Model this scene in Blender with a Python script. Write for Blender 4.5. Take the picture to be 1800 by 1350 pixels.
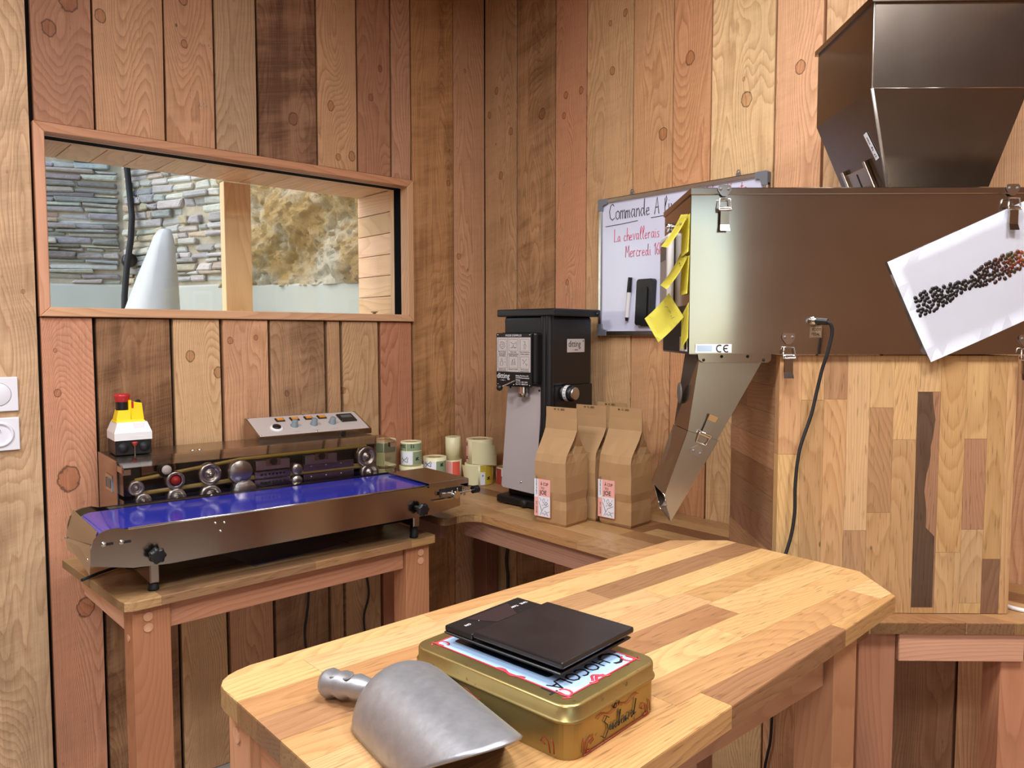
import bpy, bmesh, math, random
from mathutils import Vector, Matrix
random.seed(7)
for o in list(bpy.data.objects): bpy.data.objects.remove(o)
S = bpy.context.scene
COL = S.collection
PI = math.pi
R = math.radians

# ------------------------------------------------------------------ camera, sky, lights, exposure
cam_d = bpy.data.cameras.new('camera'); cam = bpy.data.objects.new('camera', cam_d); COL.objects.link(cam)
cam_d.sensor_width = 36.0; cam_d.lens = 36.0 * 1355.0 / 1800.0; cam_d.clip_start = 0.02
cam.location = (2.457, -2.022, 1.406)
cam.rotation_euler = (R(90 - 3.5895), 0, R(48.564))
S.camera = cam
W = bpy.data.worlds.new('sky'); S.world = W; W.use_nodes = True
wn = W.node_tree.nodes; wl = W.node_tree.links
sky = wn.new('ShaderNodeTexSky'); sky.sky_type = 'NISHITA'; sky.sun_disc = False
sky.sun_elevation = R(48); sky.sun_rotation = R(200); sky.air_density = 1.0; sky.dust_density = 1.2
wl.new(sky.outputs[0], wn['Background'].inputs[0]); wn['Background'].inputs[1].default_value = 0.50

def area(name, loc, size, power, color, rot=(0, 0, 0), size_y=None, spread=180):
    d = bpy.data.lights.new(name, 'AREA'); d.size = size; d.energy = power; d.color = color
    if size_y: d.shape = 'RECTANGLE'; d.size_y = size_y
    d.spread = R(spread)
    o = bpy.data.objects.new(name, d); COL.objects.link(o); o.location = loc; o.rotation_euler = rot
    return o
area('unseen_ceiling_lamp', (2.05, -1.45, 2.70), 0.30, 17, (0.965, 0.985, 1.03))
area('unseen_ceiling_lamp', (1.15, -2.55, 2.70), 0.60, 31, (0.965, 0.985, 1.03))
area('unseen_ceiling_lamp', (2.70, -0.95, 2.70), 0.40, 22, (0.965, 0.985, 1.03))
area('unseen_ceiling_lamp', (1.45, -0.75, 2.72), 0.40, 6, (0.965, 0.985, 1.03))  # extra unseen lamp, added to brighten the back wall
area('unseen_ceiling_lamp', (2.90, -3.00, 2.70), 0.60, 29, (0.965, 0.985, 1.03))
S.view_settings.view_transform = 'Standard'; S.view_settings.look = 'None'
S.view_settings.gamma = 1.0; S.view_settings.use_curve_mapping = False
S.view_settings.exposure = 0.50

# ------------------------------------------------------------------ helpers: colour, nodes
def lin(c):
    f = lambda v: v / 12.92 if v <= 0.04045 else ((v + 0.055) / 1.055) ** 2.4
    return tuple(f(v / 255.0) for v in c)
def new_mat(name):
    m = bpy.data.materials.new(name); m.use_nodes = True
    nt = m.node_tree; return m, nt, nt.nodes['Principled BSDF']
class NB:
    def __init__(s, nt): s.nt = nt; s.l = nt.links
    def n(s, t, **k):
        q = s.nt.nodes.new(t)
        for a, b in k.items(): setattr(q, a, b)
        return q
    def con(s, v, sock):
        if v is None: return
        if isinstance(v, (int, float)): sock.default_value = v
        elif isinstance(v, (tuple, list)):
            sock.default_value = tuple(v) if len(sock.default_value) == len(v) else tuple(v) + (1.0,)
        else: s.l.new(v, sock)
    def m(s, op, a, b=None, c=None, clamp=False):
        q = s.n('ShaderNodeMath', operation=op, use_clamp=clamp)
        s.con(a, q.inputs[0]); s.con(b, q.inputs[1]); s.con(c, q.inputs[2]); return q.outputs[0]
    def vm(s, op, a, b=None):
        q = s.n('ShaderNodeVectorMath', operation=op)
        s.con(a, q.inputs[0]); s.con(b, q.inputs[1]); return q.outputs['Value'] if op in ('LENGTH', 'DISTANCE') else q.outputs[0]
    def mix(s, f, a, b, mode='MIX'):
        q = s.n('ShaderNodeMix', data_type='RGBA', blend_type=mode)
        s.con(f, q.inputs[0]); s.con(a, q.inputs[6]); s.con(b, q.inputs[7]); return q.outputs[2]
    def noise(s, v, scale=1, detail=2, rough=0.5, dist=0):
        q = s.n('ShaderNodeTexNoise'); s.con(v, q.inputs['Vector']); q.inputs['Scale'].default_value = scale
        q.inputs['Detail'].default_value = detail; q.inputs['Roughness'].default_value = rough
        q.inputs['Distortion'].default_value = dist; return q.outputs[0]
    def ss(s, v, a, b, lo=0.0, hi=1.0):
        q = s.n('ShaderNodeMapRange', interpolation_type='SMOOTHSTEP'); s.con(v, q.inputs[0])
        q.inputs[1].default_value = a; q.inputs[2].default_value = b; q.inputs[3].default_value = lo; q.inputs[4].default_value = hi
        return q.outputs[0]
    def oattr(s, name):
        q = s.n('ShaderNodeAttribute'); q.attribute_type = 'OBJECT'; q.attribute_name = name; return q
    def bump(s, h, strength, dist, bsdf):
        q = s.n('ShaderNodeBump'); q.inputs['Strength'].default_value = strength; q.inputs['Distance'].default_value = dist
        s.con(h, q.inputs['Height']); s.l.new(q.outputs[0], bsdf.inputs['Normal'])
def plain(name, rgb, rough=0.5, metal=0.0, noise=0.0, nscale=30, bump=0.0, spec=0.5, coat=0.0):
    m, nt, b = new_mat(name); B = NB(nt)
    c = lin(rgb) + (1,)
    b.inputs['Roughness'].default_value = rough; b.inputs['Metallic'].default_value = metal
    b.inputs['Specular IOR Level'].default_value = spec; b.inputs['Coat Weight'].default_value = coat
    tc = B.n('ShaderNodeTexCoord').outputs['Object']
    if noise or bump:
        f = B.noise(tc, nscale, 4)
        if noise:
            dark = tuple(v * (1 - noise) for v in c[:3]); lite = tuple(min(1, v * (1 + noise)) for v in c[:3])
            nt.links.new(B.mix(f, dark, lite), b.inputs['Base Color'])
        else: b.inputs['Base Color'].default_value = c
        if bump: B.bump(f, bump, 0.002, b)
    else: b.inputs['Base Color'].default_value = c
    return m

def wood(name, rings, contrast, fine, noise_amp, rough=0.5, knots=True, fleck=0.0, bumpk=0.35):
    """Grain runs along local Z, width along local X. Tone, seed, stain and knots are read from the object's own properties."""
    m, nt, b = new_mat(name); B = NB(nt)
    tc = B.n('ShaderNodeTexCoord').outputs['Object']
    c1 = B.oattr('tone').outputs['Color']
    seed = B.oattr('seed').outputs['Fac']
    x = B.n('ShaderNodeSeparateXYZ'); B.l.new(tc, x.inputs[0]); X, Y, Z = x.outputs
    cb = lambda a, bb, c: (lambda q: (B.con(a, q.inputs[0]), B.con(bb, q.inputs[1]), B.con(c, q.inputs[2]), q.outputs[0])[-1])(B.n('ShaderNodeCombineXYZ'))
    sX = B.m('MULTIPLY', seed, 13.7); sY = B.m('MULTIPLY', seed, 7.3); sZ = B.m('MULTIPLY', seed, 29.1)
    base_v = cb(B.m('ADD', B.m('MULTIPLY', X, 5.0), sX), B.m('ADD', B.m('MULTIPLY', Y, 5.0), sY), B.m('ADD', B.m('MULTIPLY', Z, 0.9), sZ))
    h = B.m('MULTIPLY', B.noise(base_v, 1.0, 1.5, 0.45), noise_amp)
    wob = cb(B.m('ADD', B.m('MULTIPLY', X, 30), sX), sY, B.m('ADD', B.m('MULTIPLY', Z, 6.0), sZ))
    h = B.m('ADD', h, B.m('MULTIPLY', B.noise(wob, 1.0, 2), 0.012))
    h = B.m('ADD', h, B.m('MULTIPLY', X, 0.55)); h = B.m('ADD', h, B.m('MULTIPLY', Y, 0.6))
    kmask = None
    if knots:
        for k in ('knot_a', 'knot_b', 'knot_c', 'knot_d'):
            kv = B.oattr(k).outputs['Vector']
            ks = B.n('ShaderNodeSeparateXYZ'); B.l.new(kv, ks.inputs[0])
            dx = B.m('SUBTRACT', X, ks.outputs[0]); dz = B.m('MULTIPLY', B.m('SUBTRACT', Z, ks.outputs[1]), 0.78)
            r = B.m('MAXIMUM', ks.outputs[2], 0.00001)
            d = B.m('DIVIDE', B.m('SQRT', B.m('ADD', B.m('MULTIPLY', dx, dx), B.m('MULTIPLY', dz, dz))), r)
            dzl = B.m('MULTIPLY', dz, 0.45)
            dl = B.m('DIVIDE', B.m('SQRT', B.m('ADD', B.m('MULTIPLY', dx, dx), B.m('MULTIPLY', dzl, dzl))), r)
            bumpv = B.m('EXPONENT', B.m('MULTIPLY', B.m('MULTIPLY', dl, dl), -0.10))
            h = B.m('ADD', h, B.m('MULTIPLY', bumpv, B.m('MULTIPLY', r, 1.9)))
            dn = B.m('ADD', d, B.m('MULTIPLY', B.m('SUBTRACT', B.noise(tc, 60, 2), 0.5), 0.5))
            core = B.ss(dn, 0.80, 0.70); ring = B.m('SUBTRACT', B.ss(dn, 0.90, 0.80), B.ss(dn, 0.76, 0.66))
            kmask = (core, ring) if kmask is None else (B.m('MAXIMUM', kmask[0], core), B.m('MAXIMUM', kmask[1], ring))
    t = B.m('FRACT', B.m('MULTIPLY', h, rings))
    rise = B.m('POWER', t, 2.2); fall = B.ss(t, 1.0, 0.86)
    g = B.m('MULTIPLY', rise, fall)
    fib = B.noise(cb(B.m('ADD', B.m('MULTIPLY', X, 420), sX), B.m('MULTIPLY', Y, 420), B.m('ADD', B.m('MULTIPLY', Z, 9), sZ)), 1.0, 2)
    blot = B.noise(cb(B.m('ADD', B.m('MULTIPLY', X, 9), sX), sY, B.m('ADD', B.m('MULTIPLY', Z, 2.2), sZ)), 1.0, 3)
    warm = B.n('ShaderNodeVectorMath', operation='MULTIPLY'); B.l.new(c1, warm.inputs[0]); warm.inputs[1].default_value = (0.58, 0.46, 0.37)
    amt = B.m('MULTIPLY', g, contrast)
    amt = B.m('MULTIPLY', amt, B.m('ADD', 0.45, B.m('MULTIPLY', blot, 1.1)))
    col = B.mix(amt, c1, warm.outputs[0])
    tone = B.m('ADD', 1.0, B.m('MULTIPLY', B.m('SUBTRACT', fib, 0.5), fine))
    tone = B.m('MULTIPLY', tone, B.m('ADD', 0.80, B.m('MULTIPLY', blot, 0.40)))
    if knots:
        sw = B.noise(cb(B.m('ADD', B.m('MULTIPLY', X, 14), sX), sY, B.m('ADD', B.m('ADD', B.m('MULTIPLY', Z, 55), B.m('MULTIPLY', X, -12)), sZ)), 1.0, 4, 0.7)
        pit = B.noise(cb(B.m('ADD', B.m('MULTIPLY', X, 150), sX), sZ, B.m('ADD', B.m('MULTIPLY', Z, 40), sY)), 1.0, 3, 0.7)
        tone = B.m('MULTIPLY', tone, B.m('ADD', 0.86, B.m('MULTIPLY', sw, 0.28)))
        tone = B.m('MULTIPLY', tone, B.m('SUBTRACT', 1.0, B.m('MULTIPLY', B.ss(pit, 0.60, 0.78), 0.35)))
    if fleck:
        fv = B.noise(cb(B.m('ADD', B.m('MULTIPLY', X, 260), sX), B.m('MULTIPLY', Y, 260), B.m('ADD', B.m('MULTIPLY', Z, 22), sZ)), 1.0, 1)
        tone = B.m('MULTIPLY', tone, B.m('SUBTRACT', 1.0, B.m('MULTIPLY', B.ss(fv, 0.60, 0.72), fleck)))
    vo = B.n('ShaderNodeTexVoronoi'); vo.inputs['Scale'].default_value = 9.0 if not knots else 8.0
    B.l.new(cb(B.m('ADD', X, B.m('MULTIPLY', seed, 3.1)), seed, B.m('ADD', B.m('MULTIPLY', Z, 0.55), B.m('MULTIPLY', seed, 5.3))), vo.inputs['Vector'])
    vr = B.n('ShaderNodeSeparateXYZ'); B.l.new(vo.outputs['Color'], vr.inputs[0])
    pin = B.m('MULTIPLY', B.ss(B.m('ADD', vo.outputs['Distance'], B.m('MULTIPLY', fib, 0.02)), 0.050, 0.028), B.m('GREATER_THAN', vr.outputs[0], 0.60))
    tone = B.m('MULTIPLY', tone, B.m('SUBTRACT', 1.0, B.m('MULTIPLY', pin, 0.68)))
    nz = B.n('ShaderNodeSeparateXYZ'); B.l.new(B.n('ShaderNodeTexCoord').outputs['Normal'], nz.inputs[0])
    eg = B.ss(B.m('ABSOLUTE', nz.outputs[2]), 0.55, 0.8)
    tone = B.m('MULTIPLY', tone, B.m('SUBTRACT', 1.0, B.m('MULTIPLY', eg, 0.42)))
    tv = B.n('ShaderNodeVectorMath', operation='SCALE'); B.l.new(col, tv.inputs[0]); B.l.new(tone, tv.inputs['Scale']); col = tv.outputs[0]
    if knots:
        stain = B.oattr('stain').outputs['Fac']
        band = B.noise(cb(B.m('ADD', B.m('MULTIPLY', X, 3), sX), sY, B.m('ADD', B.m('ADD', B.m('MULTIPLY', Z, 13), sZ), B.m('MULTIPLY', X, -4))), 1.0, 4, 0.65)
        big = B.noise(cb(B.m('ADD', B.m('MULTIPLY', X, 11), sZ), sY, B.m('ADD', B.m('MULTIPLY', Z, 1.3), sX)), 1.0, 3)
        streak = B.noise(cb(B.m('ADD', B.m('MULTIPLY', X, 60), sZ), sY, B.m('ADD', B.m('MULTIPLY', Z, 2.5), sX)), 1.0, 2)
        sm = B.ss(B.m('ADD', B.m('ADD', B.m('MULTIPLY', band, 0.45), B.m('MULTIPLY', big, 0.45)), B.m('MULTIPLY', streak, 0.22)), 0.47, 0.68)
        saw = B.noise(cb(B.m('MULTIPLY', X, 5), sY, B.m('ADD', B.m('MULTIPLY', Z, 260), B.m('MULTIPLY', X, -60))), 1.0, 1)
        sm = B.m('MULTIPLY', B.m('MULTIPLY', sm, stain), B.m('ADD', 0.6, B.m('MULTIPLY', saw, 0.8)), clamp=True)
        dk = B.n('ShaderNodeVectorMath', operation='MULTIPLY'); B.l.new(col, dk.inputs[0]); dk.inputs[1].default_value = (0.44, 0.38, 0.32)
        col = B.mix(sm, col, dk.outputs[0])
        kc = B.n('ShaderNodeVectorMath', operation='MULTIPLY'); B.l.new(col, kc.inputs[0]); kc.inputs[1].default_value = (0.74, 0.58, 0.46)
        col = B.mix(B.m('MULTIPLY', kmask[0], 0.8), col, kc.outputs[0])
        col = B.mix(B.m('MULTIPLY', kmask[1], 0.72), col, lin((58, 34, 24)))
    B.l.new(col, b.inputs['Base Color'])
    b.inputs['Roughness'].default_value = rough; b.inputs['Specular IOR Level'].default_value = 0.3
    hh = B.m('SUBTRACT', B.m('MULTIPLY', fib, 0.5), B.m('MULTIPLY', g, 0.6))
    B.bump(hh, bumpk, 0.0016, b)
    return m
M_PLANK = wood('rough_plank_wood', 150, 0.74, 0.50, 0.36, 0.62)
M_OAK = wood('oiled_oak', 120, 0.50, 0.40, 0.40, 0.36, knots=False, fleck=0.34, bumpk=0.12)
M_BEAM = wood('planed_softwood', 85, 0.45, 0.2, 0.30, 0.5, knots=False, bumpk=0.15)

def brushed(name, rgb, rough, streak_axis=0, aniso=0.5):
    m, nt, b = new_mat(name); B = NB(nt)
    tc = B.n('ShaderNodeTexCoord').outputs['Object']
    mp = B.n('ShaderNodeMapping'); B.l.new(tc, mp.inputs[0]); sc = [320, 320, 320]; sc[streak_axis] = 4; mp.inputs['Scale'].default_value = sc
    f = B.noise(mp.outputs[0], 1.0, 2); sm = B.noise(tc, 7.0, 4, 0.6)
    b.inputs['Metallic'].default_value = 1.0
    c = lin(rgb); B.l.new(B.mix(sm, tuple(v * 0.86 for v in c), tuple(min(1, v * 1.08) for v in c)), b.inputs['Base Color'])
    r = B.m('ADD', B.m('ADD', rough - 0.06, B.m('MULTIPLY', f, 0.01)), B.m('MULTIPLY', sm, 0.05)); B.l.new(r, b.inputs['Roughness'])
    return m
M_STEEL = brushed('brushed_stainless', (172, 162, 150), 0.20)
M_STEELD = brushed('dull_stainless', (172, 161, 148), 0.28)
M_CHROME = plain('polished_steel', (205, 203, 200), 0.16, 1.0)
M_ALU = plain('turned_aluminium', (190, 188, 186), 0.30, 1.0, noise=0.06)
M_CAST = plain('cast_aluminium', (168, 169, 172), 0.42, 0.80, noise=0.22, nscale=90, bump=0.15)
M_GREYMET = plain('grey_painted_metal', (112, 108, 104), 0.5, 0.3)
M_BLACK = plain('black_plastic', (18, 18, 19), 0.38, noise=0.2)
M_BLACKM = plain('black_satin_metal', (16, 16, 17), 0.42, noise=0.25, nscale=80)
M_RUBBER = plain('black_rubber', (20, 20, 21), 0.62)
M_SEAL = plain('black_rubber_seal', (7, 7, 8), 0.9, spec=0.1)
M_DARK = plain('dark_recess', (22, 17, 14), 0.9)
M_WHITE = plain('white_plastic', (226, 222, 220), 0.35)
M_PLATE = plain('white_wall_plate', (228, 226, 230), 0.30)
M_YEL = plain('yellow_plastic', (240, 205, 22), 0.38)
M_RED = plain('red_plastic', (178, 38, 40), 0.36)
M_BLUE = plain('blue_conveyor_belt', (44, 52, 160), 0.13, noise=0.08, nscale=12, coat=0.3)
M_BELTY = plain('seal_band', (150, 128, 60), 0.35)
M_CREAM = plain('cream_roller', (226, 220, 190), 0.4)
M_KRAFT = plain('kraft_paper', (178, 140, 96), 0.66, noise=0.10, nscale=18, bump=0.15)
M_ROLL = plain('label_backing_paper', (232, 224, 178), 0.34, noise=0.05, nscale=20)
M_PAPER = plain('white_paper', (234, 233, 240), 0.6)
M_PRINT = plain('black_print', (24, 22, 22), 0.6)
M_REDINK = plain('red_marker_ink', (206, 58, 84), 0.6)
M_BOARD = plain('whiteboard_enamel', (214, 216, 236), 0.16)
M_NOTE = plain('yellow_sticky_note', (240, 228, 92), 0.7)
M_PINK = plain('pink_label', (240, 176, 166), 0.6)
M_CORAL = plain('coral_label', (222, 92, 74), 0.6)
M_GREEN = plain('sage_label', (138, 152, 118), 0.6)
M_LGREEN = plain('pale_green_label', (206, 210, 148), 0.6)
M_PBLUE = plain('pale_blue_label', (176, 196, 214), 0.6)
M_MUST = plain('mustard_label', (204, 178, 50), 0.6)
M_REDL = plain('red_label', (178, 62, 52), 0.6)
M_ORANGE = plain('orange_switch', (236, 150, 44), 0.35)
M_KNOB = plain('grey_knob', (120, 130, 136), 0.42)
M_LCD = plain('grey_display', (70, 82, 84), 0.25)
M_SILVERP = plain('silver_sticker', (196, 186, 180), 0.45, 0.2)
M_CONC = plain('grey_concrete', (176, 172, 166), 0.8, noise=0.15, nscale=9, bump=0.2)
M_CEIL = plain('brown_ceiling', (128, 98, 72), 0.8, noise=0.05)
M_SKYBLUE = plain('tin_blue_print', (176, 206, 240), 0.35)
M_NAVY = plain('tin_navy_print', (30, 44, 62), 0.35)
M_TINRED = plain('tin_red_print', (214, 62, 74), 0.4)
M_TINDRED = plain('tin_dark_red_print', (150, 44, 30), 0.4)
M_WRAP = plain('white_wrap', (190, 186, 178), 0.5, noise=0.06, nscale=9, bump=0.3)
M_PLASTER = plain('lime_plaster', (180, 178, 164), 0.85, noise=0.12, nscale=5, bump=0.25)

def gold_tin():
    m, nt, b = new_mat('worn_gold_tin'); B = NB(nt)
    tc = B.n('ShaderNodeTexCoord').outputs['Object']
    w = B.ss(B.noise(tc, 85, 4, 0.7), 0.60, 0.72); big = B.noise(tc, 14, 3)
    col = B.mix(big, lin((140, 122, 76)), lin((178, 156, 98)))
    col = B.mix(B.m('MULTIPLY', w, B.ss(big, 0.45, 0.6)), col, lin((74, 60, 34)))
    B.l.new(col, b.inputs['Base Color']); b.inputs['Metallic'].default_value = 0.85; b.inputs['Roughness'].default_value = 0.36
    return m
M_GOLD = gold_tin()
def glassy(name, tint, refl, fac):
    m, nt, b = new_mat(name); B = NB(nt)
    nt.nodes.remove(b)
    t = B.n('ShaderNodeBsdfTransparent'); t.inputs[0].default_value = lin(tint) + (1,)
    g = B.n('ShaderNodeBsdfGlossy'); g.inputs[0].default_value = (1, 1, 1, 1); g.inputs['Roughness'].default_value = refl
    f = B.n('ShaderNodeFresnel'); f.inputs[0].default_value = 1.47
    q = B.n('ShaderNodeMixShader'); B.l.new(B.m('MULTIPLY', f.outputs[0], fac), q.inputs[0])
    B.l.new(t.outputs[0], q.inputs[1]); B.l.new(g.outputs[0], q.inputs[2])
    B.l.new(q.outputs[0], nt.nodes['Material Output'].inputs[0])
    return m
M_GLASS = glassy('window_glass', (250, 252, 250), 0.0, 0.6)
M_ACRYL = glassy('smoky_acrylic', (240, 236, 232), 0.10, 0.5)
def vcol_mat(name, rough, noise=0.0, nscale=30, bump=0.0, bdist=0.004):
    m, nt, b = new_mat(name); B = NB(nt)
    a = B.oattr('tone').outputs['Color']; tc = B.n('ShaderNodeTexCoord').outputs['Object']
    f = B.noise(tc, nscale, 5, 0.65)
    q = B.n('ShaderNodeVectorMath', operation='SCALE'); B.l.new(a, q.inputs[0]); B.l.new(B.m('ADD', 1 - noise, B.m('MULTIPLY', f, 2 * noise)), q.inputs['Scale'])
    B.l.new(q.outputs[0], b.inputs['Base Color']); b.inputs['Roughness'].default_value = rough
    if bump: B.bump(f, bump, bdist, b)
    return m
M_STONE = vcol_mat('slate_stone', 0.85, 0.28, 22, 0.6, 0.02)
M_MORTAR = plain('earth_mortar', (176, 162, 138), 0.95, noise=0.3, nscale=30, bump=0.5)
def earth():
    m, nt, b = new_mat('rough_yellow_earth'); B = NB(nt)
    tc = B.n('ShaderNodeTexCoord').outputs['Object']
    f = B.noise(tc, 3.6, 6, 0.7); g = B.noise(tc, 48, 6, 0.75)
    col = B.mix(B.ss(f, 0.40, 0.62), lin((206, 168, 106)), lin((226, 212, 182)))
    col = B.mix(B.ss(g, 0.60, 0.74), col, lin((104, 84, 54)))
    B.l.new(col, b.inputs['Base Color']); b.inputs['Roughness'].default_value = 0.95
    B.bump(g, 0.9, 0.03, b)
    return m
M_EARTH = earth()

# ------------------------------------------------------------------ helpers: geometry
class MB:
    """Collects shapes in one bmesh; build() links them as ONE mesh object."""
    def __init__(s): s.bm = bmesh.new(); s.mats = []; s.cur = 0
    def mat(s, m):
        if m not in s.mats: s.mats.append(m)
        s.cur = s.mats.index(m); return s
    def _tag(s, n0):
        s.bm.faces.ensure_lookup_table()
        for f in s.bm.faces[n0:]: f.material_index = s.cur
    def box(s, a, b, bev=0.0, seg=2, mtx=None):
        n0 = len(s.bm.faces)
        r = bmesh.ops.create_cube(s.bm, size=1.0)
        vs = r['verts']
        for v in vs:
            v.co = Vector(((a[0] + b[0]) / 2 + v.co.x * (b[0] - a[0]), (a[1] + b[1]) / 2 + v.co.y * (b[1] - a[1]), (a[2] + b[2]) / 2 + v.co.z * (b[2] - a[2])))
        if bev:
            es = list({e for v in vs for e in v.link_edges})
            r2 = bmesh.ops.bevel(s.bm, geom=es, offset=bev, segments=seg, affect='EDGES', profile=0.5)
            vs = list({v for f in s.bm.faces[n0:] for v in f.verts}) if len(s.bm.faces) > n0 else vs
            s.bm.faces.ensure_lookup_table(); vs = list({v for f in s.bm.faces[n0:] for v in f.verts})
        if mtx is not None:
            for v in vs: v.co = mtx @ v.co
        s._tag(n0); return s
    def prism(s, pts, z0, z1, axis='z', mtx=None):
        """Extrude polygon pts (CCW) between z0 and z1 along an axis."""
        n0 = len(s.bm.faces)
        f3 = {'z': lambda p, z: (p[0], p[1], z), 'y': lambda p, z: (p[0], z, p[1]), 'x': lambda p, z: (z, p[0], p[1])}[axis]
        a = [s.bm.verts.new(f3(p, z0)) for p in pts]; b = [s.bm.verts.new(f3(p, z1)) for p in pts]
        n = len(pts)
        s.bm.faces.new(a[::-1]); s.bm.faces.new(b)
        for i in range(n): s.bm.faces.new((a[i], a[(i + 1) % n], b[(i + 1) % n], b[i]))
        if mtx is not None:
            for v in a + b: v.co = mtx @ v.co
        s._tag(n0); return s
    def quad(s, *pts):
        n0 = len(s.bm.faces); s.bm.faces.new([s.bm.verts.new(p) for p in pts]); s._tag(n0); return s
    def hexa(s, p):
        """eight points: bottom 4 CCW, top 4 CCW"""
        n0 = len(s.bm.faces); v = [s.bm.verts.new(q) for q in p]
        for f in ((3, 2, 1, 0), (4, 5, 6, 7), (0, 1, 5, 4), (1, 2, 6, 5), (2, 3, 7, 6), (3, 0, 4, 7)): s.bm.faces.new([v[i] for i in f])
        s._tag(n0); return s
    def lathe(s, prof, mtx=None, n=24, a0=0.0, a1=2 * PI, smooth=True):
        """prof: (radius, z) pairs."""
        n0 = len(s.bm.faces); full = abs(a1 - a0 - 2 * PI) < 1e-6
        k = n if full else n + 1; rows = []
        for r, z in prof:
            rows.append([s.bm.verts.new((r * math.cos(a0 + (a1 - a0) * i / n), r * math.sin(a0 + (a1 - a0) * i / n), z)) for i in range(k)] if r > 1e-6 else [s.bm.verts.new((0, 0, z))])
        for a, b in zip(rows, rows[1:]):
            for i in range(n):
                j = (i + 1) % k
                if len(a) == 1 and len(b) == 1: continue
                if len(a) == 1: f = s.bm.faces.new((a[0], b[j], b[i]))
                elif len(b) == 1: f = s.bm.faces.new((a[i], a[j], b[0]))
                else: f = s.bm.faces.new((a[i], a[j], b[j], b[i]))
                f.smooth = smooth
        if mtx is not None:
            for row in rows:
                for v in row: v.co = mtx @ v.co
        s._tag(n0); return s
    def cyl(s, p, q, r, n=20, r2=None):
        p = Vector(p); q = Vector(q); d = q - p
        mt = Matrix.Translation(p) @ d.to_track_quat('Z', 'Y').to_matrix().to_4x4(); L = d.length; r2 = r if r2 is None else r2
        n0 = len(s.bm.faces); s.lathe([(0, 0), (r, 0)], mt, n, smooth=False); s.lathe([(r, 0), (r2, L)], mt, n); s.lathe([(r2, L), (0, L)], mt, n, smooth=False)
        s._tag(n0); return s
    def tube(s, pts, r, n=8, closed=False, flat=1.0, radii=None):
        n0 = len(s.bm.faces); P = [Vector(p) for p in pts]; rows = []
        m = len(P); up = None
        for i in range(m):
            a = P[(i - 1) % m] if (closed or i > 0) else P[i]; b = P[(i + 1) % m] if (closed or i < m - 1) else P[i]
            t = (b - a).normalized()
            if up is None:
                up = Vector((0, 0, 1)) if abs(t.z) < 0.9 else Vector((1, 0, 0))
            sx = t.cross(up)
            if sx.length < 1e-6: sx = t.orthogonal()
            sx.normalize(); up = sx.cross(t).normalized()
            rr = radii[i] if radii else r
            rows.append([s.bm.verts.new(P[i] + sx * (rr * math.cos(2 * PI * j / n)) + up * (rr * flat * math.sin(2 * PI * j / n))) for j in range(n)])
        rng = range(m) if closed else range(m - 1)
        for i in rng:
            a = rows[i]; b = rows[(i + 1) % m]
            for j in range(n):
                f = s.bm.faces.new((a[j], a[(j + 1) % n], b[(j + 1) % n], b[j])); f.smooth = True
        if not closed: s.bm.faces.new(rows[0][::-1]); s.bm.faces.new(rows[-1])
        s._tag(n0); return s
    def grid(s, nx, ny, fn, smooth=True):
        n0 = len(s.bm.faces)
        V = [[s.bm.verts.new(fn(i / nx, j / ny)) for i in range(nx + 1)] for j in range(ny + 1)]
        for j in range(ny):
            for i in range(nx):
                f = s.bm.faces.new((V[j][i], V[j][i + 1], V[j + 1][i + 1], V[j + 1][i])); f.smooth = smooth
        s._tag(n0); return s
    def build(s, name, mat=None, parent=None, mtx=None, recalc=True):
        if recalc: bmesh.ops.recalc_face_normals(s.bm, faces=s.bm.faces)
        me = bpy.data.meshes.new(name); s.bm.to_mesh(me); s.bm.free()
        for m in (s.mats or [mat]): me.materials.append(m)
        return link(name, me, parent, mtx)
PM = {}
def link(name, data, parent=None, mtx=None):
    o = bpy.data.objects.new(name, data); COL.objects.link(o)
    if parent is not None: o.parent = parent
    if mtx is not None: o.matrix_basis = mtx
    return o
def tag(o, label=None, cat=None, group=None, kind=None):
    if label: o['label'] = label
    if cat: o['category'] = cat
    if group: o['group'] = group
    if kind: o['kind'] = kind
    return o
def thing(name, label, cat, loc=(0, 0, 0), rz=0.0, group=None):
    o = bpy.data.objects.new(name, None); COL.objects.link(o); o.empty_display_size = 0.05
    o.location = loc; o.rotation_euler = (0, 0, R(rz)); return tag(o, label, cat, group)
def rz(deg): return Matrix.Rotation(R(deg), 4, 'Z')
def T(*p): return Matrix.Translation(Vector(p))
def axes(o, ex, ey, ez):
    """matrix whose local axes are ex, ey, ez (world or parent space) at o"""
    return Matrix(((ex[0], ey[0], ez[0], o[0]), (ex[1], ey[1], ez[1], o[1]), (ex[2], ey[2], ez[2], o[2]), (0, 0, 0, 1)))
def wprops(o, rgb, stain=0.0, knots=(), seed=None):
    g_ = sum(rgb) / 3; rgb = tuple(g_ + (v - g_) * .96 for v in rgb)
    c = lin(rgb); o['tone'] = [c[0], c[1], c[2]]; o['seed'] = random.uniform(0, 9) if seed is None else seed; o['stain'] = float(stain)
    for i, k in enumerate(('knot_a', 'knot_b', 'knot_c', 'knot_d')):
        o[k] = [float(v) for v in (knots[i] if i < len(knots) else (9.0, 9.0, 0.0))]
    return o
def jit(rgb, a=9):
    d = random.uniform(-a, a); return tuple(max(0, min(255, c + d + random.uniform(-a * .35, a * .35))) for c in rgb)
def beam(name, parent, mtx, w, t, l, rgb, mat=None, bev=0.0015, seed=None):
    """a planed piece: local X width, Y thickness, Z length (grain)"""
    o = MB().box((-w / 2, -t / 2, 0), (w / 2, t / 2, l), bev, 1).build(name, mat or M_BEAM, parent, mtx)
    return wprops(o, rgb, seed=seed)
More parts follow.
